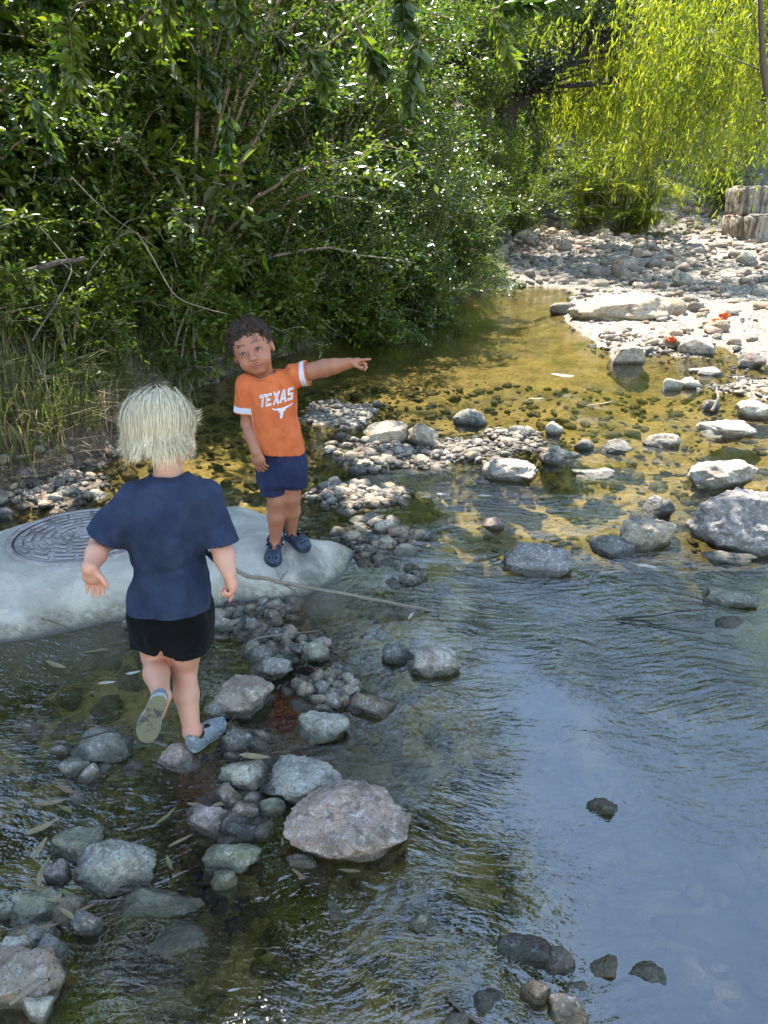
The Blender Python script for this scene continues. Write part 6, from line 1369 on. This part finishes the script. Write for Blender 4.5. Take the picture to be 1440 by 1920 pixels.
stick('twig', [P(840, 1870, .01), P(870, 1895, .01), P(905, 1915, .01)], .004, .002, M['bark'], 'reddish brown twig under the dark wet stone at the bottom', 'twig')
n = N('fallen_leaf'); co = n.n('ObjectInfo').outputs['Color']; pos = n.n('NewGeometry').outputs['Position']; t = n.n('BsdfTranslucent'); n.set(t.inputs[0], co)
p = n.pbr(n.mix(n.mrange(n.noise(90, 3, .6, pos), .35, .7, 0, .5), co, (.12, .08, .04)), .55); m_ = n.n('MixShader'); m_.inputs[0].default_value = .25; n.set(m_.inputs[1], p); n.set(m_.inputs[2], t.outputs[0]); M['fleaf'] = n.fin(m_.outputs[0])
def leafmesh(seed, L=1, W=.16, curl=.25):
    r = np.random.default_rng(seed); t = np.linspace(0, 1, 8); w_ = W*np.sin(np.pi*t**.8)**.8*.5+.004; x = L*(t-.5); y = .18*L*np.sin(t*2.6+r.uniform(0, 2))*r.uniform(-.6, .6); z = curl*L*(r.uniform(-.5, .5)*(t-.5)**2+.03*np.sin(t*9))
    V = np.concatenate([np.stack([x, y-w_, z+.25*w_], 1), np.stack([x, y, z], 1), np.stack([x, y+w_, z+.25*w_], 1)]); i = np.arange(7); F = np.concatenate([np.stack([i, i+1, 8+i+1, 8+i], 1), np.stack([8+i, 8+i+1, 16+i+1, 16+i], 1)])
    return mk('fallen_leaf', V, F, M['fleaf'], link=False)
LM = [leafmesh(i) for i in range(6)]
leaves = [(75, 1590, 55, 80, 'straw', 'olive pointed leaf standing against the mossy grey rock at the left', .05), (85, 1635, 60, 100, 'straw', 'curled straw leaf behind the small purple grey stone', .02), (68, 1670, 70, 170, 'straw', 'long straw leaf floating at the far left edge', .01),
 (310, 1532, 50, 50, 'olive', 'yellow green leaf afloat left of the purple rock', .01), (317, 1618, 42, 120, 'olive', 'pale green leaf on the right rim of the large oval rock', .02), (340, 1578, 50, 35, 'straw', 'straw leaf pointing at the blocky pale green stone', .02),
 (120, 1518, 40, 150, 'olive', 'olive leaf afloat below the pale domed stone', .005), (125, 1478, 45, 160, 'brown', 'brown leaf resting on stones under the stepping stone', .02), (95, 1505, 60, 10, 'straw', 'slender reddish straw leaf at the left in the shallows', .005), (80, 1550, 65, 30, 'straw', 'slender leaf drifting above the mossy grey rock', .005),
 (105, 1690, 55, 175, 'straw', 'broad straw leaf just above the slanting greenish rock', .03), (130, 1678, 50, 170, 'olive', 'leaf afloat between the oval rock and the slanting rock', .01), (125, 1715, 48, 140, 'straw', 'dry leaf lying over the dark rock at the left', .04), (160, 1708, 46, 40, 'brown', 'second dry leaf crossing on the dark rock at the left', .04), (90, 1738, 42, 5, 'brown', 'brown leaf on top of the pale rounded rock', .07),
 (420, 1505, 50, 35, 'straw', 'straw leaf right of the blond boy\'s rocks, above the purple rock', .01), (365, 1510, 34, 170, 'straw', 'short straw leaf at the tip of the purple rock', .02), (200, 1282, 36, 10, 'pale', 'bright broad leaf floating left of the blond boy\'s legs', .01), (180, 1222, 50, 175, 'straw', 'pale straw blade in front of the slab', .005), (105, 1245, 52, 165, 'straw', 'crossed straw leaves floating in front of the slab at left', .005),
 (250, 1262, 30, 20, 'pale', 'whitish wet leaf next to the boy\'s shorts', .01), (528, 1580, 26, 100, 'straw', 'small pale leaf left of the big rusty boulder', .02), (265, 1600, 30, 60, 'straw', 'leaf stuck behind the large oval rock', .03), (440, 1858, 26, 20, 'pale', 'tiny pale leaf floating at the bottom left of centre', .005), (590, 1890, 26, 110, 'brown', 'pink brown leaf under water at the bottom centre', -.01),
 (655, 1632, 46, 175, 'straw', 'thin straw leaf in front of the big rusty boulder', .01), (1145, 1075, 44, 175, 'pale', 'long white blade right beside the tallest boulder\'s shadow', .01), (1210, 1064, 40, 165, 'pale', 'crumpled pale leaf pile in the shadow water at the right', .02), (478, 1420, 60, 5, 'straw', 'straw leaf lying across wet stones near the boy\'s shoe', .05), (560, 1640, 36, 150, 'brown', 'brown leaf below the thin grey stone', .01),
 (770, 1155, 26, 60, 'pale', 'bright leaf scrap glinting below the long stick', .01), (600, 1452, 34, 20, 'straw', 'short leaf in the gap behind the long blue grey rock', .05), (1005, 748, 30, 5, 'pale', 'floating white scrap, left of two in the far pool', .005), (1125, 758, 60, 3, 'pale', 'long white floating scrap in the far pool', .005), (1055, 705, 46, 6, 'pale', 'white foam-edged leaf raft in the far pool', .005),
 (830, 928, 24, 5, 'pale', 'small bright scrap right of the pebble bar\'s shadow side', .005), (910, 930, 30, 5, 'pale', 'bright scrap in the amber shallows', .005)]
LC = dict(straw=(.30, .23, .12), olive=(.19, .19, .06), brown=(.22, .13, .075), pale=(.55, .50, .42), orange=(.75, .14, .02))
for i, (u, v, lp, a, ck, lb, z) in enumerate(leaves):
    q = P(u, v, z); s = FPX/depth(q); o = bpy.data.objects.new('fallen_leaf', LM[i % 6]); COL.objects.link(o); o.location = (q.x, q.y, z+.003); k = lp/s; o.scale = (k, k*1.2, k); o.rotation_euler = (random.uniform(-.3, .3), random.uniform(-.2, .2), math.radians(a)); c = LC[ck]; o.color = (*c, 1)
    tag(o, lb, 'leaf', 'fallen leaves on the water and stones')
for u, v, lp, lb, sd in [(1358, 598, 20, 'bright orange crumpled leaf on the gravel, upper right of three', 1), (1338, 609, 22, 'bright orange crumpled leaf below the upper one on the gravel', 2), (1259, 640, 17, 'orange leaf at the waterline, nearest the pool', 3)]:
    q = P(u, v, .09); s = FPX/depth(q); V_, F_ = rock_geo(80+sd, 4, lump=.6, cuts=2); k = lp/s/2; V_ = V_*np.array([k, k*.8, k*.7])*(1+.5*fbm(V_*4, 3, sd))[:, None]
    o = mk('orange_leaf', V_, F_, M['fleaf']); o.location = (q.x, q.y, q.z+k*.5); o.color = (*LC['orange'], 1); tag(o, lb, 'leaf')
# bark strip on the corner rock
V, F = tube([tuple(P(20, 1882, .05)), tuple(P(50, 1858, .085)), tuple(P(75, 1842, .10)), tuple(P(92, 1836, .11))], [.004, .008, .007, .003], 5); o = mk('bark_strip', V, F, M['twig']); recenter(o, tuple(P(50, 1858, .08))); tag(o, 'curved brown bark strip lying on the large tan corner rock', 'bark strip')
# waterweed: fine green tufts under the surface
wx_, wy_ = [], []
for u, v, ru, rv, nn in [(510, 1575, 40, 50, 900), (450, 1235, 70, 60, 900), (1415, 1120, 50, 60, 800), (1240, 960, 40, 30, 300), (560, 1660, 60, 30, 300), (170, 1850, 120, 60, 500), (640, 860, 30, 15, 300)]:
    a = RNG.uniform(0, 6.28, nn); r = np.sqrt(RNG.uniform(0, 1, nn)); us = u+ru*r*np.cos(a); vs_ = v+rv*r*np.sin(a)
    for uu_, vv_ in zip(us, vs_): q = P(uu_, vv_); wx_.append(q.x); wy_.append(q.y)
wx_, wy_ = np.array(wx_), np.array(wy_); Xw = np.stack([wx_, wy_, np.maximum(bed(wx_, wy_), -.10)], 1)
n = N('waterweed'); pos = n.n('NewGeometry').outputs['Position']; M['weed'] = n.fin(n.pbr(n.mix(n.noise(9, 3, .5, pos), (.07, .08, .015), (.17, .17, .03)), .6))
grass_mass('waterweed', Xw, .03, .003, M['weed'], 'fine green waterweed under the surface', bend=1.6, dirb=(.8, -.8, 0))

# twig and leaf litter caught between the stones
parts = []
for u, v, ru, rv, nn in [(570, 1225, 120, 50, 60), (610, 1300, 110, 60, 30), (450, 1400, 90, 50, 30), (700, 1020, 70, 45, 15), (200, 1700, 150, 80, 16), (330, 1195, 110, 22, 40), (120, 925, 110, 40, 50), (660, 935, 90, 30, 30), (430, 1530, 60, 40, 20)]:
    for _ in range(nn):
        a = random.uniform(0, 6.28); r = math.sqrt(random.random()); q = P(u+ru*r*math.cos(a), v+rv*r*math.sin(a)); z = max(bed1(q.x, q.y), -.004)+random.uniform(.004, .02); L = random.uniform(.015, .06); b_ = random.gauss(0, .5)+random.choice((0, 1.2)); dx, dy = math.cos(b_)*L/2, math.sin(b_)*L/2
        parts.append(tube([(q.x-dx, q.y-dy, z), (q.x+random.gauss(0, .007), q.y+random.gauss(0, .007), z+random.uniform(0, .008)), (q.x+dx, q.y+dy, z+random.uniform(-.006, .008))], [random.uniform(.0008, .002), random.uniform(.001, .0028), .0008], 4))
V, F = join(parts); tag(mk('twig_litter', V, F, M['bark']), 'thin twigs and stems caught among the stones', None, None, 'stuff')
